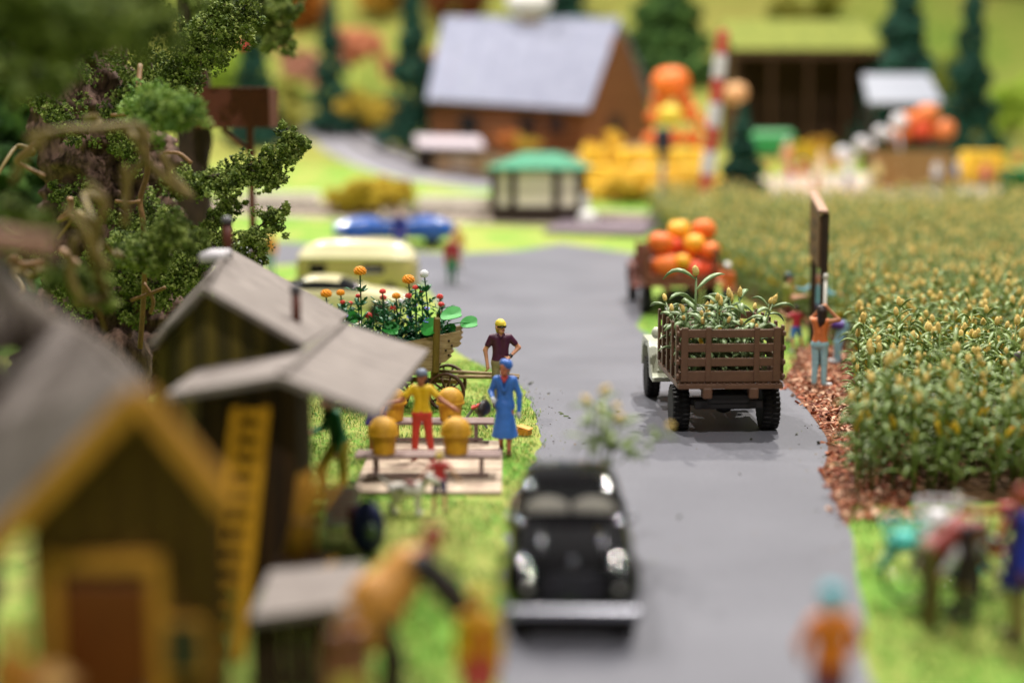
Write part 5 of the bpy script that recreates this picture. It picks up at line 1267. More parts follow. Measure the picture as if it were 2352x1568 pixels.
# ------------------------------------------------------------------ signboard by the corn
M_SIGN = mat('sign_brown', '#5c4126', .6, .2, 5, .004, 30, stretch=(6, 6, 1)); M_SIGND = mat('sign_dark', '#2f2012', .6, .2, 5)
sg = thing('signboard', 'tall brown plank signboard on two posts, seen nearly edge on', 'signboard')
a, b = GX(1886, 34.0), GX(1864, 37.6); za = z_at(487, 34.0); zb = z_at(446, 37.6)
for p, zt in ((a, za), (b, zb)): piece('post', (.16, .16, zt - .02), (p.x, p.y, (zt - .02) / 2), sg, M_SIGND, (0, 0, math.atan2(b.y - a.y, b.x - a.x)), .015)
n = 8; ang = math.atan2(b.y - a.y, b.x - a.x); L = (b - a).length
for i in range(n):
    p = a.lerp(b, (i + .5) / n); zt = za + (zb - za) * (i + .5) / n - .09; zl = z_at(606, 34.0) - .1; piece('plank', (L / n - .012, .06, zt - zl), (p.x - .11, p.y, (zt + zl) / 2), sg, M_SIGN, (0, 0, ang), .008)
p = (a + b) / 2; piece('top_cap', (L + .3, .22, .07), (p.x - .06, p.y, (za + zb) / 2 + .02), sg, mat('sign_cap', '#9a7860', .6, .1), (0, -math.atan2(zb - za, L), ang), .015)
for k, (i0, i1, zo) in enumerate(((2.6, 4.6, .9), (3.2, 5.4, .55), (2.2, 4.4, .25))):
    q = a.lerp(b, (i0 + i1) / 2 / n); piece('painted_mark', ((i1 - i0) * L / n, .012, .14), (q.x - .150, q.y, 2.35 + zo), sg, M_SIGND, (0, 0, ang), .002)
wp = MB().tube([(0, 0, 0), (0, 0, 2.15)], .035, 10).obj('white_pole', paint('#cfcabf'), None, GX(1890, 33.2)); tag(wp, 'slim white pole standing beside the signboard post', 'pole'); MB().ell((0, 0, 2.2), (.06, .06, .08), 12, 8).obj('finial', paint('#cfcabf'), wp)

# ------------------------------------------------------------------ crossing hut, signal, barrier
ht = thing('crossing_hut', 'small crossing keeper hut with green hipped roof', 'hut', GX(1240, 68.5), R(-6))
M_HUTW = mat('hut_cream', '#ded3c2', .7, .08, 3); M_HUTD = mat('hut_dark', '#33241f', .6, .15, 4); M_GREEN = mat('green_roof', '#2c7a5a', .6, .12, 3, .01)
W, Dp, H = 3.9, 2.4, 2.35
piece('plinth', (W + .2, Dp + .2, .45), (0, 0, .22), ht, M_HUTD, ch=.03)
for s in (-1, 1): piece('wall', (W, .1, H - .4), (0, s * Dp / 2, H / 2 + .2), ht, M_HUTW, ch=.01); piece('wall', (.1, Dp - .12, H - .4), (s * W / 2, 0, H / 2 + .2), ht, M_HUTW, ch=.01)
for x in (-W / 2, -W * .29, W * .22, W / 2): piece('post', (.36, .14, H - .35), (x, -Dp / 2 - .06, H / 2 + .22), ht, M_HUTD, ch=.02)
for y in (-.5, .5): piece('side_post', (.14, .2, H - .35), (W / 2 + .06, y, H / 2 + .22), ht, M_HUTD, ch=.02)
piece('top_beam', (W + .1, .14, .2), (0, -Dp / 2 - .07, H + .02), ht, M_HUTD, ch=.02); piece('low_rail', (W + .05, .13, .25), (0, -Dp / 2 - .065, .56), ht, M_HUTD, ch=.02)
hw, hd_ = W / 2 + .4, Dp / 2 + .45
E = [(-hw, -hd_, H + .05), (hw, -hd_, H + .05), (hw, hd_, H + .05), (-hw, hd_, H + .05)]; Rg = [(-W * .2, 0, H + .75), (W * .2, 0, H + .75)]
for q in ([E[0], E[1], Rg[1], Rg[0]], [E[2], E[3], Rg[0], Rg[1]]): MB().slab(q, .12).obj('roof_slope', M_GREEN, ht, smooth=False)
for q in ([E[1], E[2], Rg[1]], [E[3], E[0], Rg[0]]): MB().slab(q, .12).obj('roof_slope', M_GREEN, ht, smooth=False)
# white marker stones by the hut
for px, d, lb in ((1350, 66.5, 'white painted marker stone at the crossing edge'),):
    o = MB().ell((0, 0, .3), (.45, .4, .42), 16, 10, wob=.06).obj('marker_stone', paint('#d8d6d2'), None, GX(px, d)); tag(o, lb, 'stone'); MB().box((-.1, .5, .8), (.35, .3, 1.2), ch=.08).obj('upright', paint('#cfccc8'), o, smooth=False)
# far signal lamp
sgn = thing('railway_signal', 'black railway signal head on grey post at the crossing', 'signal', GX(1520, 70.5))
ztop = z_at(295, 70.5) - sgn.location.z; zbot = z_at(345, 70.5) - sgn.location.z
MB().lathe([(.35, 0), (.35, .1), (.16, .16), (.13, zbot * .5), (.11, zbot)], 12).obj('post', mat('signal_grey', '#6f7480', .5), sgn)
MB().box((0, 0, (ztop + zbot) / 2), (.75, .35, ztop - zbot), ch=.06).obj('head', mat('signal_black', '#33303c', .5), sgn, smooth=False); MB().box((0, 0, zbot - .2), (.5, .4, .35), ch=.05).obj('bracket', M_HUTD, sgn, smooth=False)
for z in (ztop - .28, zbot + .28): MB().ell((0, -.18, z), (.13, .05, .13), 12, 8).obj('lamp', M_GLASSD, sgn)
MB().lathe([(.02, .0), (.34, .0), (.36, .2), (.3, .45), (.02, .5)], 14, (0, 0, .0)).obj('base', mat('signal_base', '#4a4a54', .6), sgn)
# raised barrier, red and white bands
br = thing('crossing_barrier', 'raised red and white striped crossing barrier', 'barrier', GX(1618, 71.5))
pb, pt_ = Vector((0, 0, .6)), PD(1662, 70, 71.5) - Vector(br.location)
piece('pedestal', (.5, .6, .95), (0, 0, .47), br, paint('#b5453c'), ch=.05)
dvv = (pt_ - pb); nb = 7; Mx = dvv.to_track_quat('Z', 'Y').to_matrix()
for i in range(nb):
    o = MB().box((0, 0, 0), (.62 - .02 * i, .62 - .02 * i, dvv.length / nb), ch=.06).obj('band', paint('#b53a34') if i % 2 == 0 else paint('#cfcbcc'), br, smooth=False); o.matrix_local = Matrix.Translation(pb + dvv * (i + .5) / nb) @ Mx.to_4x4()
MB().ell((.05, 0, .25), (.4, .3, .35), 12, 8).obj('counterweight', paint('#cfcbcc'), br)

# ------------------------------------------------------------------ cabin with the big grey roof
cb = thing('log_cabin', 'large log cabin with broad blue grey roof', 'cabin', GX(1195, 103), R(10))
cz = Vector(cb.location); Mi = Matrix.Rotation(R(-10), 3, 'Z')
def cl(px, py, d): return Mi @ (PD(px, py, d) - cz)
M_CROOF = mat('blue_grey_roof', '#74778b', .7, .06, 1.2, .02, 4, col2='#84879a'); M_LOG = mat('cabin_log', '#6f4324', .7, .2, 2, .02, 6); M_STONEW = mat('cabin_stone', '#8f7a66', .8, .15, 3, .03)
e0, e1, r1_, r0_ = PD(978, 228, 99), PD(1352, 252, 100.5), PD(1425, 42, 106), PD(1018, 38, 104.5)
E0, E1, R1_, R0_ = [Mi @ (p - cz) for p in (e0, e1, r1_, r0_)]
n = 9
for i in range(n):
    t0, t1 = i / n, (i + 1) / n; MB().slab([E0.lerp(E1, t0 + .003), E0.lerp(E1, t1), R0_.lerp(R1_, t1), R0_.lerp(R1_, t0 + .003)], .22).obj('roof_board', M_CROOF, cb, smooth=False)
bk1 = Mi @ (PD(1508, 236, 110) - cz); bk0 = R0_ + (bk1 - R1_); MB().slab([R0_, R1_, bk1, bk0], .22).obj('back_roof', M_CROOF, cb, smooth=False)
wx0, wx1, wy0, wy1 = E0.x + .7, E1.x - .5, E0.y + .8, bk0.y - .8; zt = E0.z
for i in range(7):
    z = zt * (i + .5) / 7; MB().tube([(wx0 - .3, wy0, z), (wx1 + .3, E1.y + .8, z)], zt / 14 + .01, 8).obj('log', M_LOG, cb)
gA, gB = Vector((E1.x - .3, E1.y + .7, 0)), Vector((bk1.x - .5, bk1.y - .6, 0)); nb_ = 9
def gtop(t): return E1.z - .2 + (R1_.z - E1.z - .3) * (1 - abs(2 * t - 1.0)) if True else 0
boards_wall(cb, gA, gB, 0, gtop, nb_, mat('gable_brown', '#7d4f2e', .7, .15, 2), M_LOG, .12, 'gable_board')
for i, (x, wd) in enumerate(((wx0 + 2.2, 1.3), (wx0 + 6.2, 1.3), (wx1 - 1.6, 1.1))): 
    f = piece('window', (wd, .12, 1.3), (x, wy0 + (E1.y - E0.y) * (x - wx0) / (wx1 - wx0) - .34, zt * .52), cb, M_HUTD, ch=.03); MB().box((0, -.07, 0), (wd - .25, .04, 1.0)).obj('pane', M_GLASSD, f, smooth=False)
gm = gA.lerp(gB, .45); dr = piece('gable_door', (1.6, .2, 2.4), (gm.x, gm.y - .12, 1.25), cb, M_HUTD, (0, 0, math.atan2(gB.y - gA.y, gB.x - gA.x)), .03)
ch = piece('chimney', (1.5, 1.5, 3.0), Mi @ (PD(1215, 70, 105.6) - cz) + Vector((0, 0, -.6)), cb, M_STONEW, ch=.1)
MB().ell((0, 0, 2.5), (1.6, 1.4, 1.1), 18, 12, wob=.05).obj('white_cowl', paint('#dcd8d8'), ch)
# low lean-to with pale roof beside the cabin
lt_ = thing('lean_to', 'low lean-to with pale flat roof below the cabin eave', 'lean-to', GX(1030, 92), R(8))
MB().slab([(-2.0, -1.4, 1.5), (2.1, -1.4, 1.4), (2.1, 1.3, 2.0), (-2.0, 1.3, 2.1)], .14).obj('roof', mat('pale_mauve_roof', '#a89da3', .7, .08, 2), lt_, smooth=False)
for x in (-1.8, 0, 1.9): piece('post', (.18, .18, 1.4), (x, -1.2, .7), lt_, M_HUTD)
piece('back_wall', (3.9, .12, 1.7), (0, 1.1, .85), lt_, M_HUTD)
# stone trough wall in the yard
yw = thing('yard_wall', 'brown timber yard wall in front of the cabin', 'wall', GX(1160, 90), R(-4))
for i in range(8): piece('board', (1.02, .2, 1.15), (-3.75 + i * 1.06, 0, .5), yw, M_STONEW if i % 2 else mat('yard_brown', '#7d6248', .8, .15, 3), ch=.04)
pb_ = piece('mailbox_post', (.1, .1, 1.2), (0, 0, .6), tag(thing('pink_post', 'small pink post beside the yard wall', 'post', GX(1388, 86)), None), paint('#b0564a')); piece('box', (.7, .5, .6), (0, 0, 1.3), pb_.parent, paint('#d98a70'), ch=.06)

# ------------------------------------------------------------------ straw, pumpkins and stalls of the far yard
M_BALE = mat('straw_bale', '#d9ab24', .85, .2, 6, .03, 12, col2='#f3cf50')
def bale(px, d, z, rz, lb, s=(1.5, 1.0, .85)):
    p = GX(px, d); o = MB().box((0, 0, s[2] / 2), s, ch=.1).obj('straw_bale', M_BALE, None, (p.x, p.y, p.z + z), (0, 0, rz), smooth=False); tag(o, lb, 'straw bale', 'straw bales in the far yard')
    for x in (-.35, .35): MB().box((x, 0, s[2] / 2), (.04, s[1] + .02, s[2] + .02), ch=.005).obj('twine', M_TWIG, o, smooth=False)
LB = 'yellow straw bale in the heap behind the railway signal'
HEAP = ((1340, 77, 0), (1385, 76.5, 0), (1445, 76, 0), (1490, 76.5, 0), (1560, 77, 0), (1610, 76.5, 0), (1345, 77.6, .86), (1400, 77, .86), (1455, 76.6, .86), (1500, 77, .86), (1560, 77.4, .86), (1610, 77, .86), (1370, 78, 1.72), (1430, 77.6, 1.72), (1480, 77.6, 1.72), (1555, 77.8, 1.72), (1600, 77.6, 1.72))
for (px, d, z) in HEAP: bale(px + random.uniform(-8, 8), d, z, random.uniform(-.6, .6), '%s row straw bale in the heap behind the signal, %s from the hut' % (('bottom', 'middle', 'top')[int(round(z / .86))], NTH[sorted(q for q, _, z2 in HEAP if z2 == z).index(px)]), (random.uniform(1.1, 1.6), 1.0, random.uniform(.75, .85)))
for px, d, z, lb in ((2220, 84, 0, 'lower straw bale nearest the wooden crate'), (2285, 84, 0, 'lower straw bale beside the green tub'), (2252, 84.3, .86, 'straw bale on top of the pair beside the crate')): bale(px, d, z, random.uniform(-.15, .15), lb, (2.2, 1.1, .95))
STRW = ['#c79a1e', '#e3b838', '#f0cf5c', '#b98a18']
for px, d, r, h, lb in ((1330, 75.2, .9, .6, 'loose straw pile at the hut end of the straw heap'), (1412, 74.8, 1.0, .8, 'loose straw pile at the foot of the heap'), (1475, 75.0, .8, .55, 'small loose straw pile just left of the signal'), (1570, 75.0, 1.1, .9, 'loose straw pile between signal and barrier'), (1650, 75.4, .9, .7, 'loose straw pile beyond the barrier'), (1400, 78.2, 1.2, 1.7, 'tall ragged straw pile behind the bales'), (2270, 82.6, 1.0, .7, 'loose straw pile before the bales by the crate')): bush(px, d, r, h, lb, STRW, 0, 'straw_pile', 84)
gp2 = 'pumpkins in the far yard'
LB2 = 'orange pumpkin in the stack behind the straw heap'
q0 = GX(1545, 82)
pumpkin(PD(1541, 192, 82), 1.08, M_PUMP[0], 'giant orange pumpkin crowning the far stack', gp2)
pumpkin(PD(1540, 265, 80.5), .68, mat('pale_gourd', '#d6bd3a', .5, .1, 3), 'pale yellow gourd in front of the far stack', gp2)
for px, py, r in ((1505, 268, .5), (1585, 262, .55), (1500, 320, .55), (1545, 318, .6), (1590, 318, .55), (1620, 285, .45), (1515, 232, .5), (1572, 232, .5), (1545, 360, .6), (1610, 350, .5)):
    p = PD(px, py, 82.5); pumpkin(p, r, M_PUMP[0], 'orange pumpkin in the far stack, %s' % {(1505, 268): 'left of the pale gourd', (1585, 262): 'right of the pale gourd', (1500, 320): 'low at the hut side', (1545, 318): 'low in the middle', (1590, 318): 'low at the barrier side', (1620, 285): 'smallest, next to the barrier', (1515, 232): 'under the giant one on the hut side', (1572, 232): 'under the giant one on the barrier side', (1545, 360): 'lowest of all', (1610, 350): 'lowest beside the barrier'}[(px, py)], gp2)
st_ = thing('display_stand', 'timber stand carrying the giant pumpkin stack', 'stand', GX(1548, 83)); 
for i, (w, z) in enumerate(((3.4, .3), (3.0, 1.4), (2.4, 2.5))): piece('shelf', (w, 1.8, .12), (0, .6, z), st_, M_LOG)
for s in (-1, 1): piece('upright', (.15, .15, 3.4), (s * 1.15, 1.2, 1.7), st_, M_LOG)
pumpkin(PD(1690, 215, 86), .72, mat('pumpkin_peach', '#d3a06c', .5, .12, 3), 'peach coloured pumpkin beside the barrier top', gp2)
piece('post', (.2, .2, 5.5), (0, 0, 2.7), thing('pumpkin_post', 'timber post under the peach coloured pumpkin', 'post', GX(1690, 86.2)), M_LOG)
# wooden crate heaped with pumpkins
wc = thing('pumpkin_crate', 'large wooden crate heaped with orange pumpkins', 'crate', GX(2092, 82), R(-4)); cw = 4.0
for i in range(4):
    for s in (-1, 1): piece('slat', (cw, .1, .46), (0, s * 1.1, .3 + i * .5), wc, mat('crate_wood', '#8a6a3c', .7, .12, 3))
    for s in (-1, 1): piece('end_slat', (.1, 2.1, .46), (s * cw / 2, 0, .3 + i * .5), wc, mat('crate_wood', '#8a6a3c', .7, .12, 3))
for px, py, r, lb in ((2065, 312, .62, 'orange pumpkin at the near corner of the wooden crate'), (2115, 300, .7, 'orange pumpkin in the middle of the wooden crate'), (2165, 300, .72, 'orange pumpkin at the far corner of the wooden crate'), (2130, 262, .68, 'orange pumpkin topping the heap in the wooden crate'), (2090, 275, .55, 'small orange pumpkin on the crate heap')): pumpkin(PD(px, py, 82.2), r, M_PUMP[2] if 'middle' in lb else mat('pumpkin_soft', '#d9773a', .45, .12, 3), lb, gp2)
# white fence of balls: garland on posts
gn = thing('white_garland', 'white garland of balls strung from the straw to the pumpkin crate', 'garland', GX(1990, 81))
for i in range(7):
    t = i / 6; p = PD(1935 + 130 * t, 362 - 75 * t + (10 if i % 2 else -8), 81) - Vector(gn.location); q_ = (.42, .26, .36, .24, .34, .26, .46)[i]; MB().ell(p, (q_, q_, q_), 12, 8, wob=.06).obj('ball', paint('#cfccd2'), gn)
MB().tube([(-1.0, 0, 0), PD(1940, 360, 81) - Vector(gn.location)], .08, 6).obj('pole', paint('#b9b6bc'), gn); MB().tube([(1.9, 0, 0), PD(2065, 287, 81) - Vector(gn.location)], .08, 6).obj('pole', paint('#b9b6bc'), gn)
# stall with white roof
sw = thing('market_stall', 'market stall with white silvery roof under the tall conifer', 'stall', GX(2060, 92))
zr0, zr1 = z_at(235, 91) - sw.location.z, z_at(170, 93) - sw.location.z
MB().slab([(-2.2, -1.3, zr0), (2.3, -1.3, zr0), (2.1, 1.4, zr1), (-2.0, 1.4, zr1)], .2).obj('roof', mat('silver_roof', '#878b96', .45, .06, 2), sw, smooth=False)
for x in (-1.9, 1.9):
    for y in (-1.0, 1.0): piece('post', (.2, .2, zr0), (x, y, zr0 / 2), sw, M_HUTD)
piece('counter', (3.9, 2.0, 1.1), (0, 0, .55), sw, mat('stall_olive', '#5a4a20', .7, .15, 3), ch=.05)
# dark open barn with mossy roof
ob = thing('open_barn', 'long dark open barn with mossy yellow green roof', 'barn', GX(1835, 106), R(2))
M_MOSS = mat('moss_roof', '#5f6a26', .85, .15, 1.5, .06, 6, col2='#7d8232'); zo = z_at(112, 103) - ob.location.z; zp = z_at(45, 108) - ob.location.z
for i in range(6): MB().slab([(-5.4 + i * 1.75, -2.6, zo), (-5.4 + (i + 1) * 1.75 - .02, -2.6, zo), (-5.4 + (i + 1) * 1.75 - .02, 2.4, zp), (-5.4 + i * 1.75, 2.4, zp)], .25).obj('roof_panel', M_MOSS, ob, smooth=False)
piece('back_wall', (10.2, .2, zp - .3), (-.1, 2.2, zp / 2 - .2), ob, M_SIDE)
for x in (-5.1, 5.0): piece('end_wall', (.2, 4.6, zo - .2), (x, 0, zo / 2), ob, M_SIDE)
for x in (-2.6, 0, 2.6): piece('post', (.25, .25, zo - .1), (x, -2.4, zo / 2), ob, M_SIDE)
piece('fascia', (10.5, .15, .5), (-.15, -2.62, zo - .35), ob, M_SIDE)
gt = thing('green_tarpaulin', 'bright green tarpaulin over goods inside the dark barn', 'tarpaulin', GX(1770, 99)); MB().box((0, 0, .9), (3.0, 1.6, 1.8), ch=.3).obj('cover', paint('#2f8a4a'), gt, smooth=False); piece('pallet', (3.1, 1.7, .14), (0, 0, .07), gt, M_LOG)
# heaps in the yard
for px, d, r, h, col, lb in ((1850, 90, 1.2, 1.9, ['#b79a1e', '#d0b42c', '#c9a63c'], 'yellow green leafy heap before the dark barn'), (1890, 93, 1.0, 2.3, ['#a87c22', '#c0922e', '#b08a3a'], 'mustard heap against the dark barn')): bush(px, d, r, h / 2, lb, col)
tb = thing('green_tub', 'green metal tub at the far edge of the corn field', 'tub', GX(2345, 75)); MB().lathe([(.9, 0), (1.05, .1), (1.1, 1.5), (1.18, 1.55), (1.18, 1.66), (1.06, 1.66), (1.02, .3), (.02, .28)], 24).obj('shell', paint('#1f6a44'), tb)
for z in (.5, 1.0): MB().lathe([(1.08, -.03), (1.13, 0), (1.08, .03), (1.06, 0)], 24, (0, 0, z), ring=True).obj('hoop', paint('#17553a'), tb)
pk_ = thing('coral_rug', 'coral coloured display mat on the forecourt', 'mat', GX(1930, 80)); piece('mat', (7.0, 1.6, .04), (0, 0, .05), pk_, paint('#d99a70'), ch=.01)
# ------------------------------------------------------------------ people
def person(label, loc, yaw=0.0, H=1.72, skin='#c98d6b', top='#4a3a5a', bottom='#3a3a40', shoes='#2a2422', hair='#3a2a1e', sleeves='long', legs='long',
           skirt=None, hat=None, hairstyle='short', pose=None, vox=.024, glove=None, group=None, slim=0.0, hatcol='#555555', belly=0.0, extra=None):
    """figure facing local +y; skirt = hem height of a coat or skirt"""
    P = pose or {}; V3 = lambda k, d: Vector(P.get(k, d))
    pel = V3('pelvis', (0, 0, .95)); che = V3('chest', (0, .0, 1.38)); up = (che - pel).normalized()
    rt = Vector(P.get('rt', (1, 0, 0))); fw = up.cross(rt).normalized()
    hd = V3('head', che + up * .235 + fw * .02); hu = V3('headup', (0, 0, 1)).normalized(); hf = V3('face', (0, 1, 0)).normalized(); hr = hf.cross(hu).normalized()
    sw = .175 - slim * .03
    J = {}
    for s, n in ((-1, 'L'), (1, 'R')):
        J['sh' + n] = V3('sh' + n, che + rt * s * sw + up * .03)
        J['el' + n] = V3('el' + n, J['sh' + n] + Vector((s * .06, -.04, -.28)))
        J['wr' + n] = V3('wr' + n, J['el' + n] + Vector((s * .0, .07, -.25)))
        J['hip' + n] = V3('hip' + n, pel + rt * s * .09 - up * .04)
        J['kn' + n] = V3('kn' + n, (s * .1, .02, .50)); J['an' + n] = V3('an' + n, (s * .105, -.01, .09)); J['toe' + n] = V3('toe' + n, J['an' + n] + Vector((s * .02, .15, -.045)))
    pr = []
    b = .105 - slim * .02
    for s in (-1, 1):
        pr += [rc(pel + rt * s * .065 + up * .03, pel.lerp(che, .45) + rt * s * (.06 - slim * .015) + fw * belly, b + .008, b - .012, 'top'), rc(pel.lerp(che, .45) + rt * s * (.06 - slim * .015) + fw * belly, che + rt * s * .085, b - .012, b + .004, 'top')]
    pr.append(rc(J['shL'] + rt * .03, J['shR'] - rt * .03, .07, .07, 'top'))
    pr.append(rc(pel - rt * .07 - up * .04, pel + rt * .07 - up * .04, .118, .118, 'bottom' if skirt is None else 'skirt'))
    pr.append(rc(che + up * .07, hd - hu * .07, .062, .052, 'skin', k=.02))
    pr.append(rc(hd + hu * .03 - hf * .008, hd - hu * .065 + hf * .025, .098, .066, 'skin', k=.02))
    pr += [rc(hd + hf * .092 + hu * .005, hd + hf * .118 - hu * .03, .010, .017, 'skin', k=.012), rc(hd + hf * .07 - hu * .085, hd + hf * .085 - hu * .085, .025, .02, 'skin', k=.015)]
    for s in (-1, 1):
        pr.append(rc(hd + hr * s * .098 + hu * .012, hd + hr * s * .102 - hu * .03, .018, .012, 'skin', k=.01))
        pr.append(rc(hd + hr * s * .035 + hf * .088 + hu * .012, hd + hr * s * .045 + hf * .086 + hu * .012, .011, .011, 'dark', k=.004))
    pr.append(rc(hd - hr * .02 + hf * .091 - hu * .058, hd + hr * .02 + hf * .091 - hu * .058, .009, .009, 'lip', k=.004))
    for n, s in (('L', -1), ('R', 1)):
        sh, el, wr = J['sh' + n], J['el' + n], J['wr' + n]
        if sleeves == 'long': pr += [rc(sh, el, .066, .053, 'top'), rc(el, wr, .053, .042, 'top')]
        elif sleeves == 'short': pr += [rc(sh, el, .054, .043, 'skin'), rc(sh, sh.lerp(el, .55), .066, .062, 'top'), rc(el, wr, .044, .032, 'skin')]
        else: pr += [rc(sh, el, .053, .042, 'skin'), rc(el, wr, .043, .031, 'skin')]
        hk = 'glove' if glove else 'skin'; dv = (wr - el).normalized(); sd = V3('hand' + n, rt) ; sd = (sd - dv * sd.dot(dv)).normalized(); nr = dv.cross(sd)
        pr += [rc(wr + dv * .02, wr + dv * .085, .032, .037, hk, k=.02)]
        cu = P.get('curl' + n, .25)
        for q, (o, L) in enumerate(((-.031, .062), (-.010, .075), (.011, .07), (.030, .052))):
            a0 = wr + dv * .095 + sd * o; m1 = a0 + dv * L * .55 + nr * cu * .03; e1 = m1 + dv * L * .5 * (1 - cu * .7) + nr * cu * .05
            pr += [rc(a0, m1, .0105, .010, hk, k=.008), rc(m1, e1, .010, .008, hk, k=.006)]
        tb = wr + dv * .045 + sd * .034 * -s; pr.append(rc(tb, tb + (dv * .6 - sd * s * .5 + nr * cu * .6).normalized() * .065, .013, .010, hk, k=.01))
        hp, kn, an, to = J['hip' + n], J['kn' + n], J['an' + n], J['toe' + n]
        if legs == 'long': pr += [rc(hp, kn, .095, .068, 'bottom'), rc(kn, an, .068, .056, 'bottom')]
        elif legs == 'short': pr += [rc(hp, hp.lerp(kn, .72), .098, .088, 'bottom'), rc(hp, kn, .082, .056, 'skin'), rc(kn, kn.lerp(an, .35), .054, .056, 'skin'), rc(kn.lerp(an, .35), an, .056, .038, 'skin')]
        else: pr += [rc(hp, kn, .082, .056, 'skin'), rc(kn, kn.lerp(an, .35), .054, .054, 'skin'), rc(kn.lerp(an, .35), an, .054, .036, 'skin')]
        pr.append(rc(an - Vector((0, 0, .03)), to, .048, .040, 'shoes', k=.02))
    if skirt is not None:
        hem = Vector((0, .02, skirt - .12))
        pr.append(rc(pel - Vector((0, 0, .03)), hem, .14, .26, 'skirt', clip=skirt))
        for q in range(6):
            a = q * 1.05 + .3; pr.append(rc(pel + Vector((math.cos(a) * .08, math.sin(a) * .06, -.1)), hem + Vector((math.cos(a) * .20, math.sin(a) * .17, .0)), .055, .075, 'skirt', clip=skirt, k=.02))
    if extra: pr += extra
    mats = {'skin': paint(skin), 'top': paint(top), 'bottom': paint(bottom), 'shoes': paint(shoes), 'skirt': paint(top if skirt is not None and P.get('coat', 1) else bottom), 'dark': paint('#1c1512'), 'lip': paint('#a3564a'), 'glove': paint(glove or skin)}
    if 'x' in P: mats.update({k: paint(c) for k, c in P['x'].items()})
    o = link('person', blend_mesh('person', pr, mats, vox, .028, H / 1.75), None, loc, (0, 0, yaw)); tag(o, label, 'person', group)
    q = H / 1.75; hv = max(vox * .8, .014)
    def child(nm, prims, col): return link(nm, blend_mesh(nm, prims, {'a': paint(col)}, hv, .02, q), o)
    if hairstyle != 'none':
        hp_ = [rc(hd + hu * .045 - hf * .022, hd + hu * .01 - hf * .045, .102, .092, 'a')]
        if hairstyle == 'long': hp_ += [rc(hd - hf * .06, hd - hf * .085 - hu * .2, .10, .085, 'a'), rc(hd - hf * .085 - hu * .2, hd - hf * .06 - hu * .31, .085, .05, 'a'), rc(hd + hr * .05 - hf * .05, hd + hr * .06 - hf * .07 - hu * .25, .07, .05, 'a')]
        if hairstyle == 'bob': hp_ += [rc(hd - hf * .05 - hu * .03, hd - hf * .06 - hu * .11, .095, .08, 'a'), rc(hd + hr * .07 - hf * .02, hd + hr * .085 - hf * .01 - hu * .1, .045, .035, 'a'), rc(hd - hr * .07 - hf * .02, hd - hr * .085 - hf * .01 - hu * .1, .045, .035, 'a')]
        child('hair', hp_, hair)
    if hat == 'cap': child('cap', [rc(hd + hu * .065 - hf * .012, hd + hu * .05 + hf * .012, .106, .104, 'a', k=.01, clip=hd.z + .035), rc(hd + hu * .045 + hf * .10 - hr * .03, hd + hu * .04 + hf * .15 - hr * .0, .03, .016, 'a'), rc(hd + hu * .045 + hf * .10 + hr * .03, hd + hu * .04 + hf * .15, .03, .016, 'a')], hatcol)
    if hat == 'beret': child('beret', [rc(hd + hu * .085 - hr * .05 - hf * .02, hd + hu * .10 + hr * .04 - hf * .03, .095, .085, 'a'), rc(hd + hu * .06 - hr * .09 - hf * .02, hd + hu * .06 + hr * .02 - hf * .03, .06, .09, 'a')], hatcol)
    if hat == 'brim':
        m = MB(); M3 = Matrix((hr, hf, hu)).transposed()
        m.lathe([(.02, .0), (.2, -.005), (.205, .005), (.11, .02), (.10, .09), (.07, .12), (.01, .125)], 18, hd * q + hu * .055, M3 @ Matrix.Scale(q, 3)); m.obj('hat', paint(hatcol), o)
    if hat == 'band': child('headband', [rc(hd + hu * .060 - hf * .02, hd + hu * .06 + hf * .012, .108, .104, 'a', clip=hd.z + .035)], hatcol)
    return o

SK, SK2, SKD = '#cf9270', '#d9a184', '#8a5436'
# man in plum polo shirt holding the cart shaft
man = person('man in plum polo shirt, yellow cap and sunglasses, holding the cart shaft', GX(1150, 29.05), R(185), 1.76, SK, '#4a1a36', '#8f8260', '#3a2c22', '#d6c04a', 'short', hairstyle='none', hat=None, vox=.013,
       pose=dict(face=(-.55, .83, 0), elR=(.30, -.03, 1.16), wrR=(.27, .06, .90), handR=(0, 1, 0), curlR=.8, elL=(-.36, -.02, 1.20), wrL=(-.17, .13, 1.04), curlL=.7, handL=(0, 0, 1)))
q = 1.76 / 1.75
hdc = Vector((0, 0, 1.38)) + Vector((0, 0, .235)) + Vector((0, .02, 0)); hf = Vector((-.55, .83, 0)).normalized(); hu = Vector((0, 0, 1)); hr = hf.cross(hu)
link('cap', blend_mesh('cap', [rc(hdc + hu * .062 - hf * .012, hdc + hu * .05 + hf * .012, .106, .104, 'a', k=.01, clip=hdc.z + .04), rc(hdc - hf * .06 - hu * .01, hdc - hf * .07 - hu * .075, .075, .055, 'a'), rc(hdc + hu * .05 + hf * .10 - hr * .03, hdc + hu * .045 + hf * .135, .026, .014, 'a')], {'a': paint('#dcc53a')}, .013, .02, q), man)
link('sunglasses', blend_mesh('sunglasses', [rc(hdc - hr * .075 + hf * .072 + hu * .014, hdc - hr * .03 + hf * .098 + hu * .012, .014, .024, 'a'), rc(hdc + hr * .075 + hf * .072 + hu * .014, hdc + hr * .03 + hf * .098 + hu * .012, .014, .024, 'a'), rc(hdc - hr * .02 + hf * .105 + hu * .016, hdc + hr * .02 + hf * .105 + hu * .016, .012, .012, 'a'), rc(hdc - hr * .09 + hf * .06 + hu * .016, hdc - hr * .10 - hf * .02 + hu * .016, .012, .01, 'a'), rc(hdc + hr * .09 + hf * .06 + hu * .016, hdc + hr * .10 - hf * .02 + hu * .016, .012, .01, 'a')], {'a': paint('#17130f', .25)}, .010, .01, q), man)
w0, w1 = Vector((-.17, .13, 1.04)), Vector((-.36, -.02, 1.20)); dv = (w0 - w1).normalized()
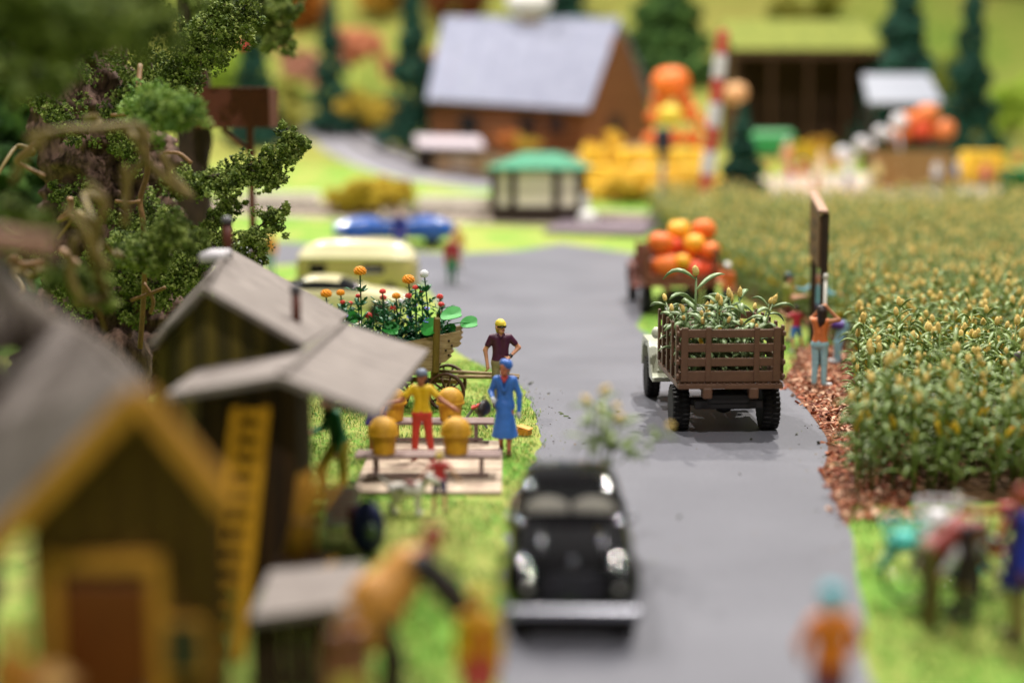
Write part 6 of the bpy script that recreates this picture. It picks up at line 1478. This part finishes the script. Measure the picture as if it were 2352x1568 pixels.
link('wristwatch', blend_mesh('wristwatch', [rc(w0 - dv * .035, w0 - dv * .012, .042, .042, 'a')], {'a': paint('#1a1a1c')}, .010, .01, q), man)
# collar
link('collar', blend_mesh('collar', [rc((-.06, .06, 1.475), (.0, .095, 1.42), .022, .014, 'a'), rc((.06, .06, 1.475), (.0, .095, 1.42), .022, .014, 'a'), rc((-.065, -.02, 1.485), (-.06, .06, 1.475), .02, .022, 'a'), rc((.065, -.02, 1.485), (.06, .06, 1.475), .02, .022, 'a')], {'a': paint('#4a1a36')}, .012, .015, q), man)

lady = person('woman in long blue coat, blue beret and white gloves, walking past the benches', GX(1160, 24.9), R(172), 1.60, '#b87352', '#3a70c2', '#3a70c2', '#6a4322', '#8a8078', 'long', 'bare', skirt=.33, hat='beret', hatcol='#3567b8', hairstyle='short', vox=.014, glove='#c9cdd3', slim=.2,
              pose=dict(face=(.5, .86, -.05), elR=(.27, -.02, 1.17), wrR=(.20, .21, 1.10), curlR=.6, elL=(-.27, -.02, 1.12), wrL=(-.27, .04, .84), knL=(-.09, .1, .47), anL=(-.10, .16, .09), knR=(.09, .0, .47), anR=(.09, -.14, .10)))
link('lapel', blend_mesh('lapel', [rc((-.10, .07, 1.47), (-.02, .125, 1.22), .03, .02, 'a'), rc((.10, .07, 1.47), (.02, .125, 1.22), .03, .02, 'a')], {'a': paint('#3a70c2')}, .014, .02, 1.6 / 1.75), lady)
link('red_scarf', blend_mesh('red_scarf', [rc((-.045, .075, 1.47), (0, .115, 1.39), .03, .02, 'a'), rc((.045, .075, 1.47), (0, .115, 1.39), .03, .02, 'a')], {'a': paint('#b03a34')}, .012, .015, 1.6 / 1.75), lady)
hb = link('handbag', blend_mesh('handbag', [rc((-.10, 0, 0), (.10, 0, 0), .13, .13, 'a'), rc((-.06, 0, .06), (.06, 0, .06), .12, .12, 'a')], {'a': paint('#241c1c', .4)}, .018, .03), None, PD(1112, 940, 24.75), (0, 0, R(70))); hb.scale = (1, .6, .9)
tag(hb, 'black round handbag on the arm of the blue coated woman', 'handbag')
MB().tube([(-.1, 0, .12), (-.06, 0, .24), (.06, 0, .24), (.1, 0, .12)], .012, 6).obj('strap', paint('#241c1c', .4), hb)

person('woman in yellow t-shirt and red trousers, arms spread between the benches', GX(970, 24.15), R(176), 1.58, '#a5694a', '#d9b41c', '#c23c2c', '#7a4a34', '#1c1512', 'short', hairstyle='long', hat='band', hatcol='#6a7486', vox=.016, slim=.7,
       pose=dict(face=(.35, .93, 0), elL=(-.37, .06, 1.20), wrL=(-.58, .18, 1.10), elR=(.38, .06, 1.18), wrR=(.60, .18, 1.14), knL=(-.14, .03, .5), anL=(-.19, 0, .09), knR=(.12, .03, .5), anR=(.15, 0, .09)))
person('person in violet dress with bare arms, half hidden behind the shed roof', GX(868, 24.6), R(165), 1.62, '#d9957c', '#4a3494', '#a8553c', '#6a3a2a', '#7a3a22', 'none', skirt=.62, hairstyle='bob', vox=.02,
       pose=dict(elL=(-.26, .05, 1.16), wrL=(-.20, .18, .98), elR=(.25, .05, 1.16), wrR=(.2, .2, 1.0)))
person('person in green top and yellow trousers stepping out beside the shed', GX(782, 21.5), R(120), 1.7, SK, '#1f6b3f', '#c9b24a', '#4a3a2a', '#4a2e1c', 'long', vox=.02,
       pose=dict(knR=(.12, .26, .58), anR=(.12, .20, .15), knL=(-.1, -.02, .5), pelvis=(0, 0, .97), chest=(0, .10, 1.39), elR=(.28, .12, 1.16), wrR=(.2, .34, 1.12)))
person('small blond child in red shirt and navy shorts, arms held out, by the white dog', GX(1010, 20.95), R(5), .92, SK2, '#b83434', '#2a2080', '#3a3a44', '#d9bb4a', 'short', 'short', vox=.022,
       pose=dict(elL=(-.36, .02, 1.2), wrL=(-.52, .08, .98), elR=(.36, .02, 1.2), wrR=(.52, .08, .96), chest=(0, .02, 1.36), knL=(-.13, .05, .5), anL=(-.16, .0, .09), knR=(.13, .05, .5), anR=(.15, -.05, .09)))
person('woman with long dark hair and pale jeans, hands to her head, on the mulch', GX(1880, 31.3) + Vector((0, 0, .035)), R(-26), 1.75, '#b87a54', '#d2743c', '#9cc6cf', '#e2e2e4', '#2a1712', 'none', hairstyle='long', vox=.013, slim=.5,
       pose=dict(face=(-.5, .86, .05), elR=(.36, .14, 1.44), wrR=(.14, .12, 1.66), elL=(-.26, .24, 1.42), wrL=(-.08, .17, 1.62), curlR=.6, curlL=.6, knL=(-.09, .02, .5), anL=(-.10, -.01, .09), anR=(.12, -.04, .09), toeR=(.24, .06, .045)))
person('man in olive shirt and dark cap, arms bent, standing by the corn', GX(1806, 38), R(-100), 1.8, SK2, '#8a8a3c', '#5a1f22', '#3a2a24', '#241c18', 'short', 'short', hat='cap', hatcol='#2c4a48', vox=.02, pose=dict(elR=(.22, .12, 1.14), wrR=(.16, .36, 1.18), elL=(-.22, .12, 1.14), wrL=(-.12, .36, 1.16)))
person('person in pale blue shirt, arms out, behind the signboard posts', GX(1874, 38.6), R(170), 1.72, SK, '#7fb9cc', '#6a5a8a', '#3a3a44', '#5a3a22', 'long', vox=.02, pose=dict(elL=(-.34, .06, 1.22), wrL=(-.55, .12, 1.22), elR=(.34, .06, 1.30), wrR=(.55, .12, 1.36)))
person('child in red shirt and bright blue shorts stretching, between truck and signboard', GX(1827, 36.3), R(20), 1.18, SK2, '#b52f3f', '#2b6fd0', '#d8d8d8', '#2a1a14', 'short', 'short', vox=.024,
       pose=dict(elL=(-.34, .04, 1.34), wrL=(-.55, .08, 1.48), elR=(.34, .04, 1.28), wrR=(.52, .1, 1.16), knR=(.25, .1, .52), anR=(.38, .1, .10), knL=(-.13, .03, .5)))
person('person bending to touch the ground beside the woman in jeans', GX(1922, 34.6), R(95), 1.7, '#b87a58', '#5a3a8a', '#8fbccc', '#a8c4d0', '#3a2418', 'none', 'long', vox=.018,
       pose=dict(pelvis=(0, -.12, .93), chest=(0, .28, .98), head=(0, .48, .84), face=(0, .5, -.86), headup=(0, .86, .5), shL=(-.17, .27, .98), shR=(.17, .27, .98), elL=(-.2, .36, .70), wrL=(-.18, .40, .44), elR=(.2, .36, .70), wrR=(.18, .42, .42), knL=(-.11, -.02, .5), knR=(.11, -.02, .5)))
person('person in dark jacket half hidden at the edge of the corn field', GX(2346, 27), R(200), 1.72, '#a0603f', '#5a4f55', '#3a3a3a', '#2a2422', '#5a3016', 'long', vox=.018)
# figures by the crossing road
person('person in green apron and red sleeves standing on the grey road by the van', GX(1038, 50.5), R(190), 1.72, SK2, '#9c2f34', '#2c6a44', '#3a3a3a', '#6a3a2a', 'long', vox=.026, skirt=.55, pose=dict(coat=0))
person('person in yellow top carrying a child, just behind the green apron figure', GX(1052, 53.5), R(180), 1.72, SK2, '#d9b65a', '#c9c4bc', '#3a3a3a', '#b08a4a', 'long', vox=.026)
person('person in navy coat leaning on the blue open car', GX(918, 58.2), R(170), 1.72, '#d9b09a', '#1f2a7c', '#1f2a7c', '#2a2a2a', '#b8a08a', 'long', vox=.026, skirt=.5)
person('driver with dark hair sitting in the blue open car', GX(985, 60.6) + Vector((0, 0, .1)), R(90), 1.6, SK, '#3a4a5a', '#3a3a44', '#222222', '#3a2c28', 'long', vox=.028,
       pose=dict(pelvis=(0, 0, .62), chest=(0, -.06, 1.05), knL=(-.12, .42, .66), knR=(.12, .42, .66), anL=(-.12, .6, .3), anR=(.12, .6, .3), wrL=(-.15, .4, .98), elL=(-.26, .14, .88), wrR=(.15, .4, .98), elR=(.26, .14, .88)))
person('person in orange at the road edge beyond the shed roof', GX(622, 52), R(160), 1.7, SK2, '#d08a3a', '#7aa0a8', '#3a3a3a', '#c98a3a', 'long', vox=.03)
person('person in orange shirt and white cap standing beside the pumpkin truck', GX(1668, 42.2), R(185), 1.68, '#c9805c', '#c9622c', '#3a4a5c', '#222222', '#241a14', 'short', hat='cap', hatcol='#d8d4d0', vox=.024, pose=dict(elR=(.3, .1, 1.2), wrR=(.22, .34, 1.2)))
# crowd in the far yard
FAR = 'people in the far yard'
person('person in white hat and peach jacket up on the straw', GX(1806, 84) + Vector((0, 0, .7)), R(180), 1.75, '#e0b090', '#e0a684', '#c9706a', '#555555', '#c9c9c9', hat='brim', hatcol='#c8c6c8', vox=.034, group=FAR)
person('person in pink and navy top with pale trousers in front of the straw', GX(1812, 79), R(175), 1.7, SK2, '#c95f78', '#d6d0c8', '#888888', '#4a4468', vox=.034, group=FAR)
person('person in white shirt and grey trousers at the wooden crate', GX(2150, 80), R(20), 1.72, SK2, '#e2dedd', '#7f8890', '#444444', '#b8a898', vox=.034, group=FAR)
person('person in cream coat among the straw and pumpkins', GX(1885, 85), R(200), 1.75, '#e6b894', '#ecd3ae', '#d99a78', '#555555', '#e8d8c0', vox=.034, skirt=.4, group=FAR)
person('person in orange shirt beside the green tub', GX(2338, 88), R(180), 1.7, SK2, '#d07a34', '#3f6a3a', '#333333', '#2c3a30', vox=.034, group=FAR)

rp = random.Random(3)
for i, (px, d, c1, c2, lb) in enumerate(((1770, 82, '#c9a03a', '#8a5a3a', 'person in mustard shirt at the end of the straw heap'), (1842, 80.5, '#b5453c', '#d8c8b0', 'person in red shirt walking past the coral mat'), (1872, 79.2, '#e8dcc4', '#c98a5a', 'person in cream shirt on the coral mat'),
        (1918, 83, '#d98a5c', '#8a8a90', 'person in salmon shirt near the white garland'), (1948, 80, '#dcdce2', '#6a7a9a', 'person in white shirt and blue trousers under the garland'), (2012, 79.5, '#c9b87a', '#5a4a3a', 'person in khaki shirt in front of the pumpkin crate'), (2196, 79.4, '#5a8ac0', '#3a3a4a', 'person in light blue shirt between crate and bales'), (2262, 79.6, '#c04a5a', '#4a4a55', 'person in crimson shirt before the straw bales'), (1742, 78.5, '#d8d0a0', '#7a6a4a', 'person in pale yellow shirt beside the small conifer'))):
    person(lb, GX(px, d), R(rp.uniform(0, 360)), rp.uniform(1.6, 1.8), SK2, c1, c2, '#444444', rp.choice(('#3a2a1e', '#8a6a3a', '#c9c4bc')), vox=.036, group=FAR, pose=dict(wrR=(.34, .3, 1.1)))
# blurred figures close to the camera
person('bending person in tan coat with dark sleeve reaching down, in front of the hutch', GX(900, 13.6), R(-62), 1.9, '#c4603f', '#c58a3c', '#3a2a2c', '#2a2020', '#8a3a24', 'long', vox=.03,
       pose=dict(pelvis=(0, -.12, .98), chest=(0, .22, 1.36), head=(0, .42, 1.52), face=(0, .8, -.6), headup=(0, .6, .8), shL=(-.17, .20, 1.37), shR=(.17, .22, 1.37), elR=(.22, .46, 1.12), wrR=(.2, .62, .86), elL=(-.26, .02, 1.08), wrL=(-.2, .14, .86), x=dict(dk='#2c262c')),
       extra=[rc((.15, .24, 1.36), (.2, .47, 1.10), .12, .125, 'dk'), rc((.2, .47, 1.10), (.2, .66, .80), .125, .11, 'dk'), rc((-.05, .2, 1.3), (-.05, -.1, 1.0), .19, .25, 'top'), rc((-.05, -.1, 1.05), (-.1, -.22, .8), .24, .26, 'top')])
person('child in yellow jacket and red trousers at the near road edge', GX(1100, 13.1), R(180), 1.38, '#c4512a', '#d6a312', '#b5453c', '#4a2a24', '#d08a1e', 'long', hat='band', hatcol='#cfa01c', vox=.03, skirt=.62, pose=dict(coat=0, x=dict(dk='#c4541c')), extra=[rc((-.03, .11, 1.3), (-.03, .13, .95), .06, .07, 'dk')])
person('child in orange jacket and pale blue cap standing on the near road', GX(1900, 12.6), R(10), 1.56, '#c98a5c', '#d9771a', '#7a2c34', '#3a2a24', '#4fb0be', 'long', hat='band', hatcol='#4fb3c2', vox=.03, pose=dict(elL=(-.30, .02, 1.16), wrL=(-.22, .2, .98), elR=(.30, .02, 1.16), wrR=(.22, .2, .98)))
person('person in red jacket and olive trousers bending over the bicycles', GX(2132, 15.9), R(-84), 1.72, '#b07a50', '#8a2c24', '#5c5220', '#8a9a5a', '#4a2418', 'long', vox=.026,
       pose=dict(pelvis=(0, -.02, .96), chest=(0, .34, 1.22), head=(0, .55, 1.12), face=(0, .45, -.9), headup=(0, .9, .45), shL=(-.18, .33, 1.22), shR=(.18, .33, 1.22), elL=(-.22, .46, .94), wrL=(-.2, .5, .70), elR=(.24, .34, .92), wrR=(.22, .32, .66), x=dict(dk='#2a1a1e')), extra=[rc((.18, .33, 1.2), (.24, .34, .92), .085, .08, 'dk'), rc((.24, .34, .92), (.22, .32, .66), .08, .07, 'dk'), rc((-.02, .1, .98), (-.02, .1, .78), .15, .13, 'dk')])
person('person in white shirt and dark trousers stooping between the bicycles', GX(2215, 16.2), R(120), 1.62, '#b5805c', '#c9c4c8', '#3a2c34', '#2a2422', '#5a3422', 'long', vox=.028,
       pose=dict(pelvis=(0, -.05, .93), chest=(0, .30, 1.20), head=(0, .48, 1.20), elR=(.24, .46, 1.0), wrR=(.2, .6, .8), elL=(-.24, .46, 1.0), wrL=(-.2, .6, .8)))
person('person in navy coat and beige trousers at the right picture edge', GX(2335, 15.6), R(95), 1.74, '#a5522c', '#17195c', '#a0945c', '#5a4a30', '#8a2c14', 'long', vox=.028, skirt=.62, pose=dict(x=dict(blu='#2438c0')), extra=[rc((-.17, -.02, 1.42), (-.22, 0, .85), .085, .08, 'blu')])
person('person with tan bald head and yellow top in front of the cabin door', GX(345, 12.1), R(170), 1.72, '#cf8f45', '#b98a2e', '#6a5a2a', '#3a2a1a', '#cf8f45', 'long', hairstyle='none', vox=.032)
person('person in brown jacket with grey hair sitting before the hutch', GX(800, 12.7), R(200), 1.36, '#b0704c', '#7a4a32', '#c9b45c', '#3a2a1a', '#8a8480', 'long', vox=.032)
person('person in orange coat at the lower left picture corner', GX(55, 11.2), R(160), 1.7, '#d69a4c', '#b8742a', '#8a5a2a', '#3a2a1a', '#c98a3a', 'long', vox=.034, skirt=.5)
person('child in pale orange coat and straw hat at the bottom edge before the cabin', GX(150, 10.7), R(150), 1.5, '#d69a5c', '#d09a58', '#8a5a2a', '#3a2a1a', '#d9a860', 'long', hat='brim', hatcol='#d8a868', vox=.034)
# white dog
dg = [rc((0, -.18, .36), (0, .16, .37), .10, .12, 'w'), rc((0, .18, .40), (0, .30, .52), .075, .06, 'w'), rc((0, .31, .55), (0, .38, .54), .08, .06, 'w'), rc((0, .39, .52), (0, .48, .50), .042, .034, 'w'),
      rc((.06, .29, .61), (.085, .28, .53), .026, .018, 'b'), rc((-.06, .29, .61), (-.085, .28, .53), .026, .018, 'b'), rc((0, .49, .515), (0, .51, .51), .016, .014, 'k'), rc((0, -.27, .42), (0, -.42, .56), .028, .016, 'w'), rc((0, .02, .46), (.05, .12, .44), .06, .05, 'b')]
for s in (-1, 1):
    dg += [rc((s * .06, .17, .33), (s * .06, .16, .17), .05, .032, 'w'), rc((s * .06, .16, .17), (s * .06, .17, .03), .03, .026, 'w'), rc((s * .06, .17, .025), (s * .06, .21, .02), .03, .024, 'w'),
           rc((s * .065, -.2, .34), (s * .07, -.12, .22), .07, .045, 'w'), rc((s * .07, -.12, .22), (s * .07, -.23, .14), .042, .028, 'w'), rc((s * .07, -.23, .14), (s * .07, -.21, .03), .027, .024, 'w'), rc((s * .07, -.21, .022), (s * .07, -.16, .02), .03, .024, 'w')]
tag(link('dog', blend_mesh('dog', dg, {'w': paint('#d8d2c8'), 'b': paint('#6a2c22'), 'k': paint('#1a1512')}, .018, .03), None, GX(935, 20.9), (0, 0, R(-100))), 'white dog with brown patch standing beside the child', 'dog')
